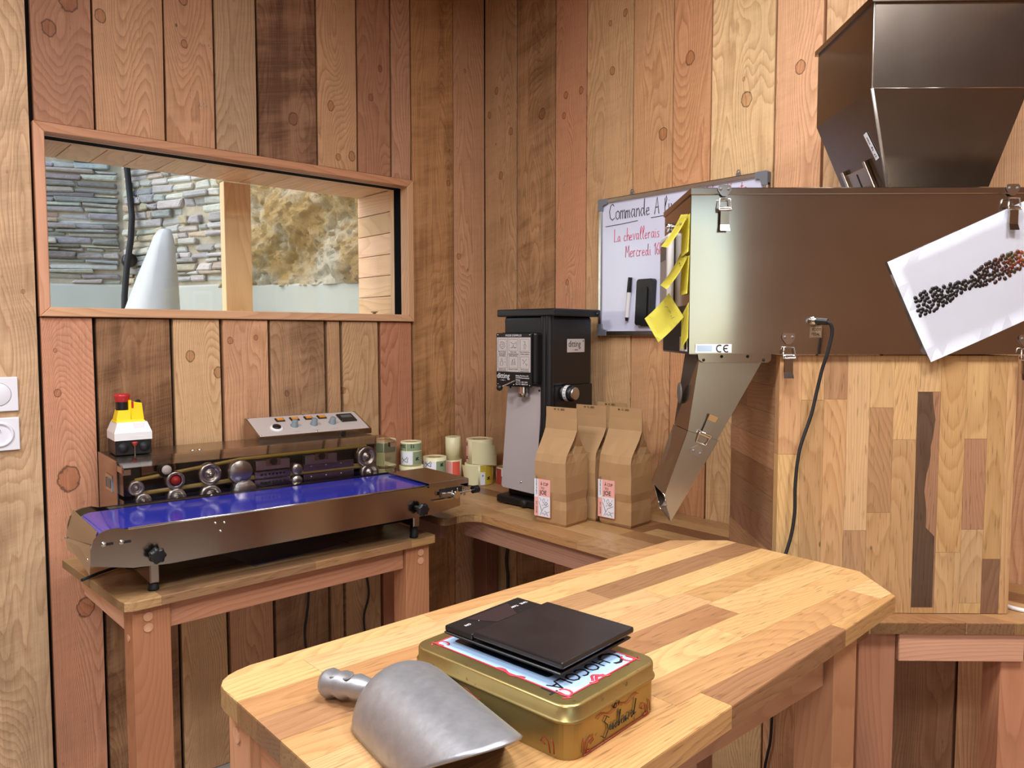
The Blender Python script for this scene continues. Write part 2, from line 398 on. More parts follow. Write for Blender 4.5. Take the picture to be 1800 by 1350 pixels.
def bbeam(name, parent, a, b, rgb, grain='z', mat=None, bev=0.0015):
    """axis-aligned piece in the parent's space from corner a to corner b with its grain along the named axis"""
    a = Vector(a); b = Vector(b); c = (a + b) / 2; s = b - a
    E = {'x': (1, 0, 0), 'y': (0, 1, 0), 'z': (0, 0, 1)}
    if grain == 'z': ex, ey, ez, d = E['x'], E['y'], E['z'], (s.x, s.y, s.z)
    elif grain == 'x': ex, ey, ez, d = E['y'], E['z'], E['x'], (s.y, s.z, s.x)
    else: ex, ey, ez, d = E['z'], E['x'], E['y'], (s.z, s.x, s.y)
    o = MB().box((-d[0] / 2, -d[1] / 2, -d[2] / 2), (d[0] / 2, d[1] / 2, d[2] / 2), bev, 1).build(name, mat or M_BEAM, parent, axes(c, ex, ey, ez))
    return wprops(o, rgb)
def text(parent, s, size, mtx, mat, name='lettering', ext=0.0002, align='LEFT', sx=1.0):
    cu = bpy.data.curves.new(name, 'FONT'); cu.body = s; cu.size = size; cu.extrude = ext; cu.align_x = align; cu.resolution_u = 2
    tmp = bpy.data.objects.new('tmp', cu); COL.objects.link(tmp)
    me = bpy.data.meshes.new_from_object(tmp.evaluated_get(bpy.context.evaluated_depsgraph_get()))
    bpy.data.objects.remove(tmp); bpy.data.curves.remove(cu)
    me.name = name; me.materials.clear(); me.materials.append(mat)
    if sx != 1.0:
        for v in me.vertices: v.co.x *= sx
    return link(name, me, parent, mtx)
def clip(poly, e):
    """clip polygon by half plane a*x+b*y<=c"""
    a, b, c = e; out = []
    for i in range(len(poly)):
        p, q = poly[i], poly[(i + 1) % len(poly)]
        dp = a * p[0] + b * p[1] - c; dq = a * q[0] + b * q[1] - c
        if dp <= 1e-9: out.append(p)
        if (dp < -1e-9 and dq > 1e-9) or (dp > 1e-9 and dq < -1e-9):
            t = dp / (dp - dq); out.append((p[0] + (q[0] - p[0]) * t, p[1] + (q[1] - p[1]) * t))
    r = []
    for p in out:
        if not r or abs(p[0] - r[-1][0]) + abs(p[1] - r[-1][1]) > 1e-5: r.append(p)
    if len(r) > 2 and abs(r[0][0] - r[-1][0]) + abs(r[0][1] - r[-1][1]) < 1e-5: r.pop()
    return r
def despike(p):
    go = True
    while go and len(p) > 2:
        go = False
        for i in range(len(p)):
            a, b, c = p[i - 1], p[i], p[(i + 1) % len(p)]
            ux, uy, vx, vy = b[0] - a[0], b[1] - a[1], c[0] - b[0], c[1] - b[1]
            lu, lv = math.hypot(ux, uy), math.hypot(vx, vy)
            if lu < 1e-6 or lv < 1e-6 or (abs(ux * vy - uy * vx) / (lu * lv) < 2e-3):
                p = p[:i] + p[i + 1:]; go = True; break
    return p
def stave_obj(poly, rect, t, name, parent, mtx, rgb, bev=0.0022, mat=None):
    """poly in (across, along); lies in local X-Z, thickness along -Y from 0 to -t with face at Y=0. Edges on the slab's outline are rounded."""
    mb = MB(); bm = mb.bm
    a = [bm.verts.new((p[0], 0, p[1])) for p in poly]; b = [bm.verts.new((p[0], t, p[1])) for p in poly]
    n = len(poly); bm.faces.new(a); bm.faces.new(b[::-1]); out = []
    for i in range(n):
        j = (i + 1) % n; bm.faces.new((a[j], a[i], b[i], b[j]))
        p, q = poly[i], poly[j]
        inner = any(abs(p[k] - v) < 1e-5 and abs(q[k] - v) < 1e-5 for k, v in ((0, rect[0]), (0, rect[1]), (1, rect[2]), (1, rect[3])))
        if not inner: out.append((a[i], a[j]))
    es = [e for e in bm.edges if any({e.verts[0], e.verts[1]} == {u, v} for u, v in out)]
    if es and bev: bmesh.ops.bevel(bm, geom=es, offset=bev, segments=2, affect='EDGES', profile=0.5)
    c = (sum(p[0] for p in poly) / n, 0, sum(p[1] for p in poly) / n)
    o = mb.build(name, mat or M_OAK, parent, mtx)
    return wprops(o, tuple(v * .90 for v in rgb))
OAK = [(214, 168, 112), (206, 158, 102), (218, 176, 120), (198, 150, 96), (210, 164, 114), (190, 142, 92), (216, 172, 112)]
OAKD = [(170, 122, 80), (152, 108, 72), (178, 132, 92)]
def slab(outline, width, t, parent, mtx, lens=(0.25, 0.6), dark=0.12, tint=(1, 1, 1), off=0.0, cols=None, name='stave'):
    """Stave-glued top: outline polygon in (across, along) split into staves, each one object."""
    xs = [p[0] for p in outline]; zs = [p[1] for p in outline]
    x = min(xs) - off; i = 0
    while x < max(xs) - 1e-4:
        x1 = x + width; z = min(zs) - random.uniform(0, lens[1])
        while z < max(zs):
            z1 = z + random.uniform(*lens)
            if max(zs) - z1 < 0.05: z1 = max(zs) + 0.01
            g = 0.00018
            rect = (x + g, x1 - g, z + g, z1 - g)
            p = outline
            for e in ((-1, 0, -rect[0]), (1, 0, rect[1]), (0, -1, -rect[2]), (0, 1, rect[3])):
                p = clip(p, e)
                if len(p) < 3: break
            p = despike(p)
            if len(p) >= 3 and abs(sum(p[k][0] * p[(k + 1) % len(p)][1] - p[(k + 1) % len(p)][0] * p[k][1] for k in range(len(p)))) > 4e-5:
                rgb = random.choice(OAKD) if random.random() < dark else random.choice(OAK)
                rgb = tuple(c * k for c, k in zip(jit(rgb, 6), tint))
                stave_obj(p, rect, t, name, parent, mtx, rgb)
            z = z1
        x = x1; i += 1
HOR = lambda z: axes((0, 0, z), (1, 0, 0), (0, 0, -1), (0, 1, 0))       # local X->x, Z->y, thickness (local Y) downwards

# ------------------------------------------------------------------ the room shell
tag(MB().box((-0.4, -4.2, -0.1), (4.6, 0.35, 0.0)).build('floor', M_CONC), kind='structure')
tag(MB().box((-0.03, -4.2, 2.80), (4.6, 0.06, 2.9)).build('ceiling', M_CEIL), kind='structure')
mb = MB()
for q in ((-4.2, 0, -3.35, 2.8), (-2.14, 0, 0.1, 2.8), (-3.35, 0, -2.14, .85), (-3.35, 2.25, -2.14, 2.8)): mb.box((4.2, q[0], q[1]), (4.3, q[2], q[3]))
wr = tag(wprops(mb.build('wall_right', M_PLANK), (142, 104, 76)), kind='structure')
w2 = tag(MB().box((4.22, -3.37, .83), (4.28, -3.31, 2.27)).box((4.22, -2.18, .83), (4.28, -2.12, 2.27)).box((4.22, -3.31, .83), (4.28, -2.18, .89)).box((4.22, -3.31, 2.21), (4.28, -2.18, 2.27)).build('window_added', M_WHITE), kind='structure')  # unseen window, added for its bright reflection in the dispenser steel
MB().box((4.245, -3.31, .89), (4.25, -2.18, 2.21)).build('pane', M_GLASS, w2)
wf = tag(wprops(MB().box((-0.1, -4.2, 0), (4.3, -4.1, 2.8)).build('wall_front', M_PLANK), (150, 112, 84)), kind='structure')
# left wall: backing with the window opening, planks on it
Y0, Y1, Z0, Z1 = -1.588, -0.357, 1.459, 1.987
mb = MB()
mb.box((-0.06, -4.2, 0), (-0.024, Y0, 2.8)); mb.box((-0.06, Y1, 0), (-0.024, 0.05, 2.8))
mb.box((-0.06, Y0, 0), (-0.024, Y1, Z0)); mb.box((-0.06, Y0, Z1), (-0.024, Y1, 2.8))
wall_left = tag(mb.build('wall_left', M_DARK), kind='structure')
wall_back = tag(MB().box((-0.06, 0.024, 0), (4.3, 0.06, 2.8)).build('wall_back', M_DARK), kind='structure')
ML = lambda y: axes((0, y, 0), (0, 1, 0), (1, 0, 0), (0, 0, 1))         # plank frame on left wall: X along wall, Y outward (+x)
MBK = lambda x: axes((x, 0, 0), (1, 0, 0), (0, -1, 0), (0, 0, 1))       # plank frame on back wall: outward is -y
def plank(parent, mfun, a, b, z0, z1, rgb, stain=0.0, knots=(), proud=0.0, gap=0.003):
    c = (a + b) / 2; w = b - a - gap
    mb = MB(); bm = mb.bm
    # edges wander a little so that the joints open and close as in rough boards
    n = 5; L = []; Rr = []
    for i in range(n + 1):
        z = z0 + (z1 - z0) * i / n; L.append((-w / 2 + random.uniform(-.0008, .0012), z)); Rr.append((w / 2 - random.uniform(-.0008, .0012), z))
    poly = L[::-1] + Rr
    poly = [(p[0], p[1]) for p in (Rr + L[::-1])]
    va = [bm.verts.new((p[0], -0.024, p[1])) for p in poly]; vb = [bm.verts.new((p[0], proud, p[1])) for p in poly]
    k = len(poly); bm.faces.new(va); fb = bm.faces.new(vb[::-1])
    for i in range(k): bm.faces.new((va[(i + 1) % k], va[i], vb[i], vb[(i + 1) % k]))
    bmesh.ops.bevel(bm, geom=list(fb.edges), offset=0.0015, segments=1, affect='EDGES')
    o = mb.build('plank', M_PLANK, parent, mfun(c))
    ks = []
    for kx, kz, kr in knots: ks.append((kx - c, kz, kr))
    return wprops(o, rgb, stain, ks)
# upper row over the window: edges along the wall, colours and knots as in the photograph
UP = [-1.585, -1.433, -1.239, -1.091, -0.953, -0.742, -0.588, -0.446, -0.357]
UPC = [((168, 118, 88), 0.15, [(-1.54, 2.245, .022), (-1.49, 2.33, .028)]), ((190, 142, 104), 0, [(-1.41, 2.31, .018)]),
       ((190, 140, 102), 0.05, [(-1.18, 2.42, .016), (-1.18, 2.29, .012)]), ((178, 142, 106), 0.25, []),
       ((150, 108, 78), 0.95, [(-0.83, 2.13, .02)]), ((192, 146, 104), 0.1, [(-0.69, 2.20, .016), (-0.664, 2.03, .012), (-0.61, 2.04, .016)]),
       ((168, 118, 86), 0.1, [(-0.49, 2.37, .011), (-0.53, 2.26, .012)]), ((184, 136, 104), 0.05, [])]
for i, (c, s, k) in enumerate(UPC): plank(wall_left, ML, UP[i], UP[i + 1], Z1 + .002, 2.8, c, s, k, random.uniform(-.002, .001), random.uniform(.005, .010))
LO = [-1.590, -1.451, -1.240, -1.086, -0.930, -0.722, -0.662, -0.505, -0.357]
LOC = [((202, 142, 108), 0.0, [(-1.553, 1.365, .006), (-1.551, 1.245, .011), (-1.53, 1.0, .035), (-1.50, 0.62, .028)]), ((158, 116, 80), 0.9, [(-1.39, 1.33, .006)]),
       ((210, 168, 122), 0.05, [(-1.185, 1.342, .017), (-1.10, 1.29, .017)]), ((204, 152, 112), 0.05, [(-1.06, 1.39, .011), (-0.975, 1.40, .009), (-0.955, 0.67, .014)]),
       ((174, 134, 98), 0.7, [(-0.87, 1.21, .01)]), ((186, 144, 104), 0.3, []), ((192, 152, 110), 0.15, [(-0.655, 1.21, .011)]), ((182, 122, 90), 0.1, [])]
for i, (c, s, k) in enumerate(LOC): plank(wall_left, ML, LO[i], LO[i + 1], 0.002, Z0 - .002, c, s, k, random.uniform(-.002, .001), random.uniform(.007, .013))
plank(wall_left, ML, -0.357, -0.160, 0.002, 2.8, (186, 136, 88), 0.75, [(-0.185, 2.0, .011)], 0.0, 0.004)
plank(wall_left, ML, -0.160, 0.0, 0.002, 2.8, (194, 146, 108), 0.08, [(-0.135, 1.72, .012), (-0.09, 1.67, .006), (-0.10, 2.45, .008)], -0.001, 0.004)
plank(wall_left, ML, -1.965, -1.594, 0.002, 2.8, (206, 168, 128), 0.4, [(-1.625, 1.525, .006)], 0.004, 0.004)
y = -1.965
while y > -4.1:
    w = random.uniform(.15, .24); plank(wall_left, ML, y - w, y, 0.002, 2.8, jit(random.choice([(190, 140, 104), (196, 152, 112), (170, 122, 90)])), random.choice([0, .2, .7]), []); y -= w
BK = [0.0, 0.196, 0.407, 0.563, 0.772, 0.933, 1.074, 1.286, 1.427, 1.60, 1.80, 1.97, 2.17, 2.33, 2.52, 2.72, 2.90, 3.10, 3.28, 3.48, 3.68, 3.86, 4.05, 4.20]
BKC = [((194, 152, 110), 0.25, [(.075, 2.375, .013), (.03, 2.29, .013), (.16, 2.20, .014), (.10, 2.04, .014)]), ((182, 138, 96), 0.72, [(.335, 2.23, .02)]),
       ((200, 142, 104), 0.04, [(.46, 2.27, .013), (.535, 2.27, .013), (.45, 2.20, .012), (.47, 1.60, .011)]), ((212, 168, 120), 0.18, [(.67, 2.46, .009), (.735, 2.475, .012), (.68, 2.30, .014)]),
       ((212, 160, 112), 0.12, [(.895, 2.05, .02)]), ((210, 152, 106), 0.04, [(.995, 2.26, .02)]), ((228, 188, 136), 0.1, [(1.205, 2.46, .017), (1.18, 2.39, .006), (1.195, 2.09, .021), (1.185, 2.15, .006)]),
       ((226, 172, 128), 0.0, [(1.355, 2.47, .018), (1.36, 2.14, .018)]), ((222, 178, 132), 0.05, []), ((176, 132, 98), 0.35, []), ((224, 172, 126), 0.05, []), ((226, 176, 130), 0.0, [])]
for i in range(len(BK) - 1):
    c, s, k = BKC[i] if i < len(BKC) else (jit((208, 158, 116)), random.choice([0, .1, .5]), [])
    plank(wall_back, MBK, BK[i], BK[i + 1], 0.002, 2.8, c, s, k, random.uniform(-.002, .001), random.uniform(.004, .009))

# ------------------------------------------------------------------ window: trim, jamb, seal, pane, boarded reveal
win = thing('window_1', None, None); win['kind'] = 'structure'
TW, TP = 0.026, 0.012
def trim_piece(name, pts, grain_y, rgb):
    mb = MB().prism(pts, -0.024, TP, axis='x')
    bm = mb.bm; f = max(bm.faces, key=lambda q: q.calc_center_median().x)
    bmesh.ops.bevel(bm, geom=list(f.edges), offset=0.002, segments=1, affect='EDGES')
    m = axes((0, 0, 0), (0, 0, 1), (1, 0, 0), (0, 1, 0)) if grain_y else axes((0, 0, 0), (0, 1, 0), (1, 0, 0), (0, 0, 1))
    for v in bm.verts: v.co = m.inverted() @ v.co
    return wprops(mb.build(name, M_BEAM, win, m), rgb)
a, b, c, d = (Y0, Z0), (Y1, Z0), (Y1, Z1), (Y0, Z1)
ai, bi, ci, di = (Y0 + TW, Z0 + TW), (Y1 - TW, Z0 + TW), (Y1 - TW, Z1 - TW), (Y0 + TW, Z1 - TW)
trim_piece('trim_board', [a, b, bi, ai], True, (206, 158, 118)); trim_piece('trim_board', [b, c, ci, bi], False, (200, 154, 112))
trim_piece('trim_board', [c, d, di, ci], True, (188, 132, 94)); trim_piece('trim_board', [d, a, ai, di], False, (206, 150, 116))
def frame_ring(name, x0, x1, inset, th, mat, rgb=None):
    ya, yb, za, zb = Y0 + inset, Y1 - inset, Z0 + inset, Z1 - inset
    for q in ((x0, ya, za - th, x1, yb, za, 'y'), (x0, ya, zb, x1, yb, zb + th, 'y'), (x0, ya - th, za - th, x1, ya, zb + th, 'z'), (x0, yb, za - th, x1, yb + th, zb + th, 'z')):
        if rgb: bbeam(name, win, q[:3], q[3:6], jit(rgb, 5), q[6], bev=0.0005)
        else: MB().box(q[:3], q[3:6]).build(name, mat, win)
frame_ring('jamb', -0.036, -0.022, TW + .001, 0.02, None, (206, 158, 122))
frame_ring('seal', -0.084, -0.036, TW + .000, 0.022, M_SEAL)
frame_ring('glazing_bead', -0.115, -0.084, TW - .002, 0.02, None, (216, 172, 130))
MB().box((-0.083, Y0 + .01, Z0 + .01), (-0.079, Y1 - .01, Z1 - .01)).build('pane', M_GLASS, win)
ya, yb, za, zb = Y0 + TW - .004, Y1 - TW + .004, Z0 + TW - .006, Z1 - TW + .006
n = 12
for i in range(n):
    p, q = ya + (yb - ya) * i / n, ya + (yb - ya) * (i + 1) / n
    bbeam('reveal_board', win, (-0.36, p + .0012, zb), (-0.115, q - .0012, zb + .018), jit((218, 176, 134), 8), 'x', bev=0.001)
    bbeam('reveal_board', win, (-0.36, p + .0012, za - .018), (-0.115, q - .0012, za), jit((214, 172, 130), 8), 'x', bev=0.001)
for i in range(6):
    p, q = za + (zb - za) * i / 6, za + (zb - za) * (i + 1) / 6
    bbeam('reveal_board', win, (-0.36, yb, p + .0012), (-0.115, yb + .018, q - .0012), jit((220, 178, 136), 8), 'x', bev=0.001)
    bbeam('reveal_board', win, (-0.36, ya - .018, p + .0012), (-0.115, ya, q - .0012), jit((214, 172, 130), 8), 'x', bev=0.001)
t = thing('window_post', 'square light wood post standing outside the window pane', 'post', (-0.38, -0.88, za))
bbeam('post', t, (-.02, -.05, 0), (.02, .05, zb - za - .002), (240, 196, 146), 'z')
# outer face of the wall around the reveal, so that daylight enters only through the opening
mb = MB()
mb.box((-0.36, -4.2, -0.02), (-0.07, ya - .02, 3.0)); mb.box((-0.36, yb + .02, -0.02), (-0.07, 0.06, 3.0))
mb.box((-0.36, ya - .02, -0.02), (-0.07, yb + .02, za - .02)); mb.box((-0.36, ya - .02, zb + .02), (-0.07, yb + .02, 3.0))
tag(mb.build('wall_outside', M_PLASTER), kind='structure')

# ------------------------------------------------------------------ courtyard beyond the glass
KX, KY = -2.4, -0.73
def court(name, o, d, nrm, L, s0, rows, cols_, mortar):
    """a masonry wall from point o along d; nrm points to the viewer; each stone is an object"""
    Mx = axes((o[0], o[1], 0), (d[0], d[1], 0), (-nrm[0], -nrm[1], 0), (0, 0, 1))
    w = tag(MB().box((-0.05, 0.0, 0), (L, 0.25, 3.3)).build(name, M_MORTAR, None, Mx), kind='structure')
    z = 1.70
    while z < 2.95:
        hgt = random.uniform(*rows); x = s0[0] - random.uniform(0, .1)
        while x < s0[1]:
            ln = random.uniform(*cols_)
            a, b = max(x, s0[0]) + .003, min(x + ln, s0[1]) - .003
            if b - a > .03 and random.random() > mortar:
                pr = random.uniform(.004, .035); j = lambda k: random.uniform(-k, k)
                mb = MB(); hh = hgt * random.uniform(.8, 1.0)
                mb.hexa([(a + j(.01), .01, z + j(.006)), (b + j(.01), .01, z + j(.006)), (b + j(.015), -pr, z + .003 + j(.006)), (a + j(.015), -pr, z + .003 + j(.006)),
                         (a + j(.01), .01, z + hh + j(.006)), (b + j(.01), .01, z + hh + j(.006)), (b + j(.015), -pr + j(.008), z + hh - .003 + j(.008)), (a + j(.015), -pr + j(.008), z + hh - .003 + j(.008))])
                bmesh.ops.bevel(mb.bm, geom=list(mb.bm.edges), offset=min(.006, hh * .2), segments=1, affect='EDGES')
                st = mb.build('stone', M_STONE, w)
                c = lin(jit(random.choice(STONES), 14)); st['tone'] = [c[0], c[1], c[2]]
            x += ln
        z += hgt
    return w, Mx
STONES = [(158, 154, 148), (146, 142, 136), (176, 170, 160), (160, 152, 140), (196, 186, 168), (168, 160, 150), (128, 124, 118), (176, 152, 126)]
da = Vector((-.4, -.917, 0)).normalized(); na = Vector((da.y, -da.x, 0)) * -1
if na.dot(Vector((2.4, -1.0, 0))) < 0: na = -na
wa, _ = court('wall_courtyard', (KX, KY), da, na, 2.2, (0.02, 1.0), (.016, .042), (.09, .36), .06)
STONES = [(176, 171, 162), (160, 155, 148), (190, 183, 170), (150, 146, 140), (196, 188, 174), (176, 160, 136)]
db = Vector((.93, .368, 0)).normalized(); nb = Vector((db.y, -db.x, 0))
if nb.dot(Vector((2.4, -1.0, 0))) < 0: nb = -nb
wb_, MxB = court('wall_courtyard_side', (KX, KY), db, nb, 2.35, (0.03, 0.90), (.020, .050), (.05, .19), .08)
# the rough earth half of the side wall and the pale concrete footings
def eh(x, z):
    return .03 * math.sin(9 * x + 3 * math.sin(5 * z)) + .025 * math.sin(17 * z + 11 * x) + .012 * math.sin(43 * x + 2) * math.sin(37 * z + 1)
erand = random.Random(3)
MB().grid(90, 90, lambda u, v: (0.90 + 1.45 * u, -.10 + eh(.9 + 1.45 * u, 1.65 + 1.5 * v) + erand.uniform(-.016, .016), 1.65 + 1.5 * v)).build('earth_face', M_EARTH, wb_)
MB().box((-.05, -.02, 0), (2.2, .1, 1.70), .01, 1).build('footing', M_PLASTER, wa); MB().box((0, -.03, 0), (.89, .1, 1.68), .01, 1).box((.88, -.10, 0), (2.35, .1, 1.66), .01, 1).build('footing', M_PLASTER, wb_)
tag(MB().box((-4.5, -4.5, -0.2), (-0.36, 2.0, -0.02)).build('floor_courtyard', M_CONC), kind='structure')
def P(px, py, d):
    """world point at pixel (px, py) of an 1800x1350 frame and distance d along the view axis of the photograph's station"""
    q = Vector(((px - 900) / 1355 * d, -(py - 675) / 1355 * d, -d)); return cam.matrix_basis @ q
t = thing('courtyard_cable', 'black cable running down the stone corner outside the window', 'cable')
pts = [P(*q) for q in ((221, 200, 4.28), (222, 283, 4.30), (227, 330, 4.36), (232, 380, 4.33), (230, 420, 4.33), (223, 470, 4.33), (219, 520, 4.33), (219, 600, 4.33))]
MB().tube(pts, .017, 8).build('conduit', M_RUBBER, t)
c = P(227, 458, 4.36)
MB().lathe([(0, -.03), (.034, -.03), (.04, 0), (.034, .03), (0, .03)], T(*c) @ Matrix.Rotation(R(75), 4, 'Y'), 14).build('junction_box', M_BLACK, t)
t = thing('wrapped_bundle', 'tall white wrapped bundle leaning outside against the stone wall', 'bundle')
q0, q1 = P(258, 640, 3.45), P(292, 404, 3.75)
pts = [q0.lerp(q1, s) for s in (0, .2, .4, .6, .8, .92, .98, 1.0)]
mb = MB().tube(pts, .1, 18, radii=[.155, .138, .115, .09, .064, .048, .032, .012])
for k, v in enumerate(mb.bm.verts): v.co += Vector((random.uniform(-.003, .003), random.uniform(-.003, .003), 0)) + (Vector((.006, .006, 0)) if k % 18 in (2, 5, 9, 14) else Vector((-.003, -.003, 0)))
mb.build('wrap', M_WRAP, t)
c = P(664, 551, 2.74)
t = thing('hose_spool', 'small brass spool standing on the sill behind the window pane', 'spool', (-0.16, -0.428, za))
MB().lathe([(0, 0), (.017, 0), (.017, .003), (.007, .004), (.006, .016), (.014, .018), (.014, .021), (0, .021)], None, 16).build('spool', plain('dull_brass', (150, 124, 84), .5, .6), t)

# ------------------------------------------------------------------ tables and counter
ZC = 0.8363
def peg(parent, p, d, r=.011, rgb=(206, 152, 116)):
    d = Vector(d); o = MB().cyl(p, Vector(p) + d * .002, r, 14).build('peg', M_BEAM, parent); wprops(o, rgb); return o
RDW = (186, 126, 88)                                                    # the reddish framing timber
# low table along the left wall
t = thing('sealer_table', 'low oak-topped table with reddish timber frame under the band sealer', 'table', (0.566, -1.543, 0), 1.6)
o_ = [(-.495, -.012), (-.03, 0.0), (-.009, .004), (0.0, .022), (0.0, .895), (-.012, .905), (-.495, .905)]
slab(o_, .062, .022, t, HOR(.79), (.3, .7), .2, (.93, .93, .93))
zt = .766
bbeam('leg', t, (-.085, .024, 0), (-.018, .110, zt), jit(RDW), 'z'); bbeam('leg', t, (-.085, .80, 0), (-.018, .886, zt), jit(RDW), 'z')
bbeam('apron', t, (-.062, .112, .700), (-.030, .798, zt), jit(RDW), 'y')
bbeam('apron', t, (-.43, .024, .700), (-.086, .048, zt), jit((212, 160, 128)), 'x'); bbeam('apron', t, (-.43, .862, .700), (-.086, .886, zt), jit(RDW), 'x')
bbeam('ledger', t, (-.52, .16, .700), (-.50, .80, .79), jit(RDW), 'y')
for z in (.742, .716):
    peg(t, (-.018, .058, z), (1, 0, 0)); peg(t, (-.018, .853, z), (1, 0, 0))
peg(t, (-.05, .024, .69), (0, -1, 0), .009); peg(t, (-.42, .024, .745), (0, -1, 0), .008)
# counter in the corner
t = thing('corner_counter', 'oak counter with a curved end running along the back wall corner', 'counter', (0, 0, 0))
def arc(cx, cy, r, a0, a1, n=6): return [(cx + r * math.cos(R(a0 + (a1 - a0) * i / n)), cy + r * math.sin(R(a0 + (a1 - a0) * i / n))) for i in range(n + 1)]
co = [(0.002, -.002), (0.002, -.606)] + [(.44, -.612)] + arc(.515, -.588, .028, 270, 350, 5) + [(.541, -.570), (.537, -.550)] + arc(.587, -.543, .050, 188, 100, 6)[::1] + [(.611, -.494), (1.50, -.486), (1.64, -.642), (1.655, -.655)]
co += [(2.235, -.020), (2.24, -.002)]
co = [(p[0], -.492 if abs(p[1] + .49) < .006 else p[1]) for p in co]
# staves run along the wall: across = y, along = x
CM = axes((0, 0, ZC), (0, 1, 0), (0, 0, -1), (1, 0, 0))
slab([(p[1], p[0]) for p in co][::-1], .07, .0235, t, CM, (.35, .8), .22, (.97, .95, .93), .0470)
zt = ZC - .0245
bbeam('apron', t, (.46, -.472, zt - .066), (1.60, -.446, zt), (168, 124, 100), 'x')
bbeam('apron', t, (.004, -.56, zt - .066), (.45, -.534, zt), (160, 116, 94), 'x')
bbeam('leg', t, (.02, -.08, 0), (.10, -.02, zt), (120, 76, 56), 'z'); bbeam('leg', t, (1.30, -.45, 0), (1.37, -.38, zt), (176, 128, 100), 'z')
DX, DY, DA = 1.533, -.732, 47.56                                       # frame of the diagonal dispenser and cabinet
gx = Vector((math.cos(R(DA)), math.sin(R(DA)), 0)); gy = Vector((-gx.y, gx.x, 0))
def Dp(u, v, z): return Vector((DX, DY, 0)) + gx * u + gy * v + Vector((0, 0, z))
def dbeam(name, u0, u1, v0, v1, z0, z1, rgb, grain='x'):
    m = axes(Dp((u0 + u1) / 2, (v0 + v1) / 2, (z0 + z1) / 2), *((gy, (0, 0, 1), gx) if grain == 'x' else (gx, gy, (0, 0, 1))))
    d = (v1 - v0, z1 - z0, u1 - u0) if grain == 'x' else (u1 - u0, v1 - v0, z1 - z0)
    o = MB().box((-d[0] / 2, -d[1] / 2, -d[2] / 2), (d[0] / 2, d[1] / 2, d[2] / 2), .0015, 1).build(name, M_BEAM, t, m); return wprops(o, rgb)
dbeam('leg', .345, .418, -.022, .05, 0, zt, (176, 120, 88), 'z'); dbeam('apron', .419, .668, -.032, -.008, zt - .057, zt, (206, 152, 120)); dbeam('leg', .629, .70, -.022, .04, 0, zt - .058, (190, 128, 92), 'z')
# oak cabinet below the dispenser: staves stand upright
t = thing('oak_cabinet', 'upright oak block-board cabinet carrying the steel dispenser', 'cabinet', tuple(Dp(.185, .012, 0)), DA)
FM = axes((0, 0, 0), (1, 0, 0), (0, 1, 0), (0, 0, 1))
kx = 445.0 / 1485
def zz(py): return 1.368 - (py / 3.375 + 600 - 625) / 1355 * 1.556
cols = [(45, 180, [(80, 680, (214, 164, 116)), (680, 1700, (226, 182, 122))]), (180, 320, [(80, 355, (218, 170, 116)), (355, 1700, (204, 158, 108))]),
        (320, 460, [(80, 350, (184, 138, 98)), (350, 1700, (208, 160, 108))]), (460, 600, [(80, 1140, (226, 182, 130)), (1140, 1700, (200, 152, 108))]),
        (600, 745, [(80, 400, (222, 178, 122)), (400, 1030, (184, 138, 94)), (1030, 1700, (206, 158, 106))]), (745, 890, [(80, 590, (220, 174, 118)), (590, 1700, (206, 160, 108))]),
        (890, 1030, [(80, 305, (218, 174, 122)), (305, 1608, (104, 78, 60)), (1608, 1700, (208, 160, 104))]), (1030, 1185, [(80, 1270, (210, 164, 106)), (1270, 1700, (214, 170, 118))]),
        (1185, 1320, [(80, 585, (216, 170, 112)), (585, 1130, (190, 140, 104)), (1130, 1580, (212, 168, 118)), (1580, 1700, (222, 180, 120))]), (1320, 1430, [(80, 1310, (208, 162, 106)), (1310, 1700, (148, 110, 82))]), (1430, 1490, [(80, 1700, (214, 166, 112))])]
for a, b, ps in cols:
    u0, u1 = (a - 45) / 1445 * .475, (b - 45) / 1445 * .475
    for p0, p1, c in ps:
        z1 = min(1.366, zz(p0)); z0 = max(ZC + .001, zz(p1))
        if z1 - z0 < .012: continue
        rect = (u0 + .0002, u1 - .0002, z0 + .0002, z1 - .0002)
        poly = [(rect[0], rect[2]), (rect[1], rect[2]), (rect[1], rect[3]), (rect[0], rect[3])]
        if c == (104, 78, 60):
            rl = random.Random(5); w_ = u1 - u0; edge = []
            for k in range(25):
                f = k / 24; edge.append((u0 + w_ * max(.42, min(.97, (.60 + .16 * math.sin(f * 9) + .05 * math.sin(f * 31) + rl.uniform(-.03, .03)) if f > .35 else .93)), z0 + (z1 - z0) * f))
            stave_obj([(rect[0], rect[2])] + [(e[0], min(max(e[1], rect[2]), rect[3])) for e in edge] + [(rect[0], rect[3])], rect, .026, 'stave', t, FM, c, 0)
            stave_obj([(rect[1], rect[2]), (rect[1], rect[3])] + [(e[0] + .0002, min(max(e[1], rect[2]), rect[3])) for e in edge[::-1]], rect, .026, 'stave', t, FM, (176, 128, 94), 0)
            continue
        stave_obj(poly, rect, .026, 'stave', t, FM, jit(c, 3), 0)
SM = axes((0, .027, 0), (0, 0, 1), (1, 0, 0), (0, 1, 0))                 # left side, staves run slanting in depth
zz_ = ZC + .001
while zz_ < 1.36:
    z1 = min(zz_ + .058, 1.366); b = random.choice([.12, .2, .26, .33])
    for v0, v1 in ((0, b), (b, .335)):
        if v1 - v0 < .01: continue
        rect = (zz_ + .0002, z1 - .0002, v0 + .0002, v1 - .0002)
        stave_obj([(rect[0], rect[2]), (rect[1], rect[2]), (rect[1], rect[3]), (rect[0], rect[3])], rect, .022, 'stave', t, SM, jit(random.choice([(178, 134, 98), (168, 124, 90), (188, 142, 104), (160, 118, 88)]), 6), 0)
    zz_ = z1
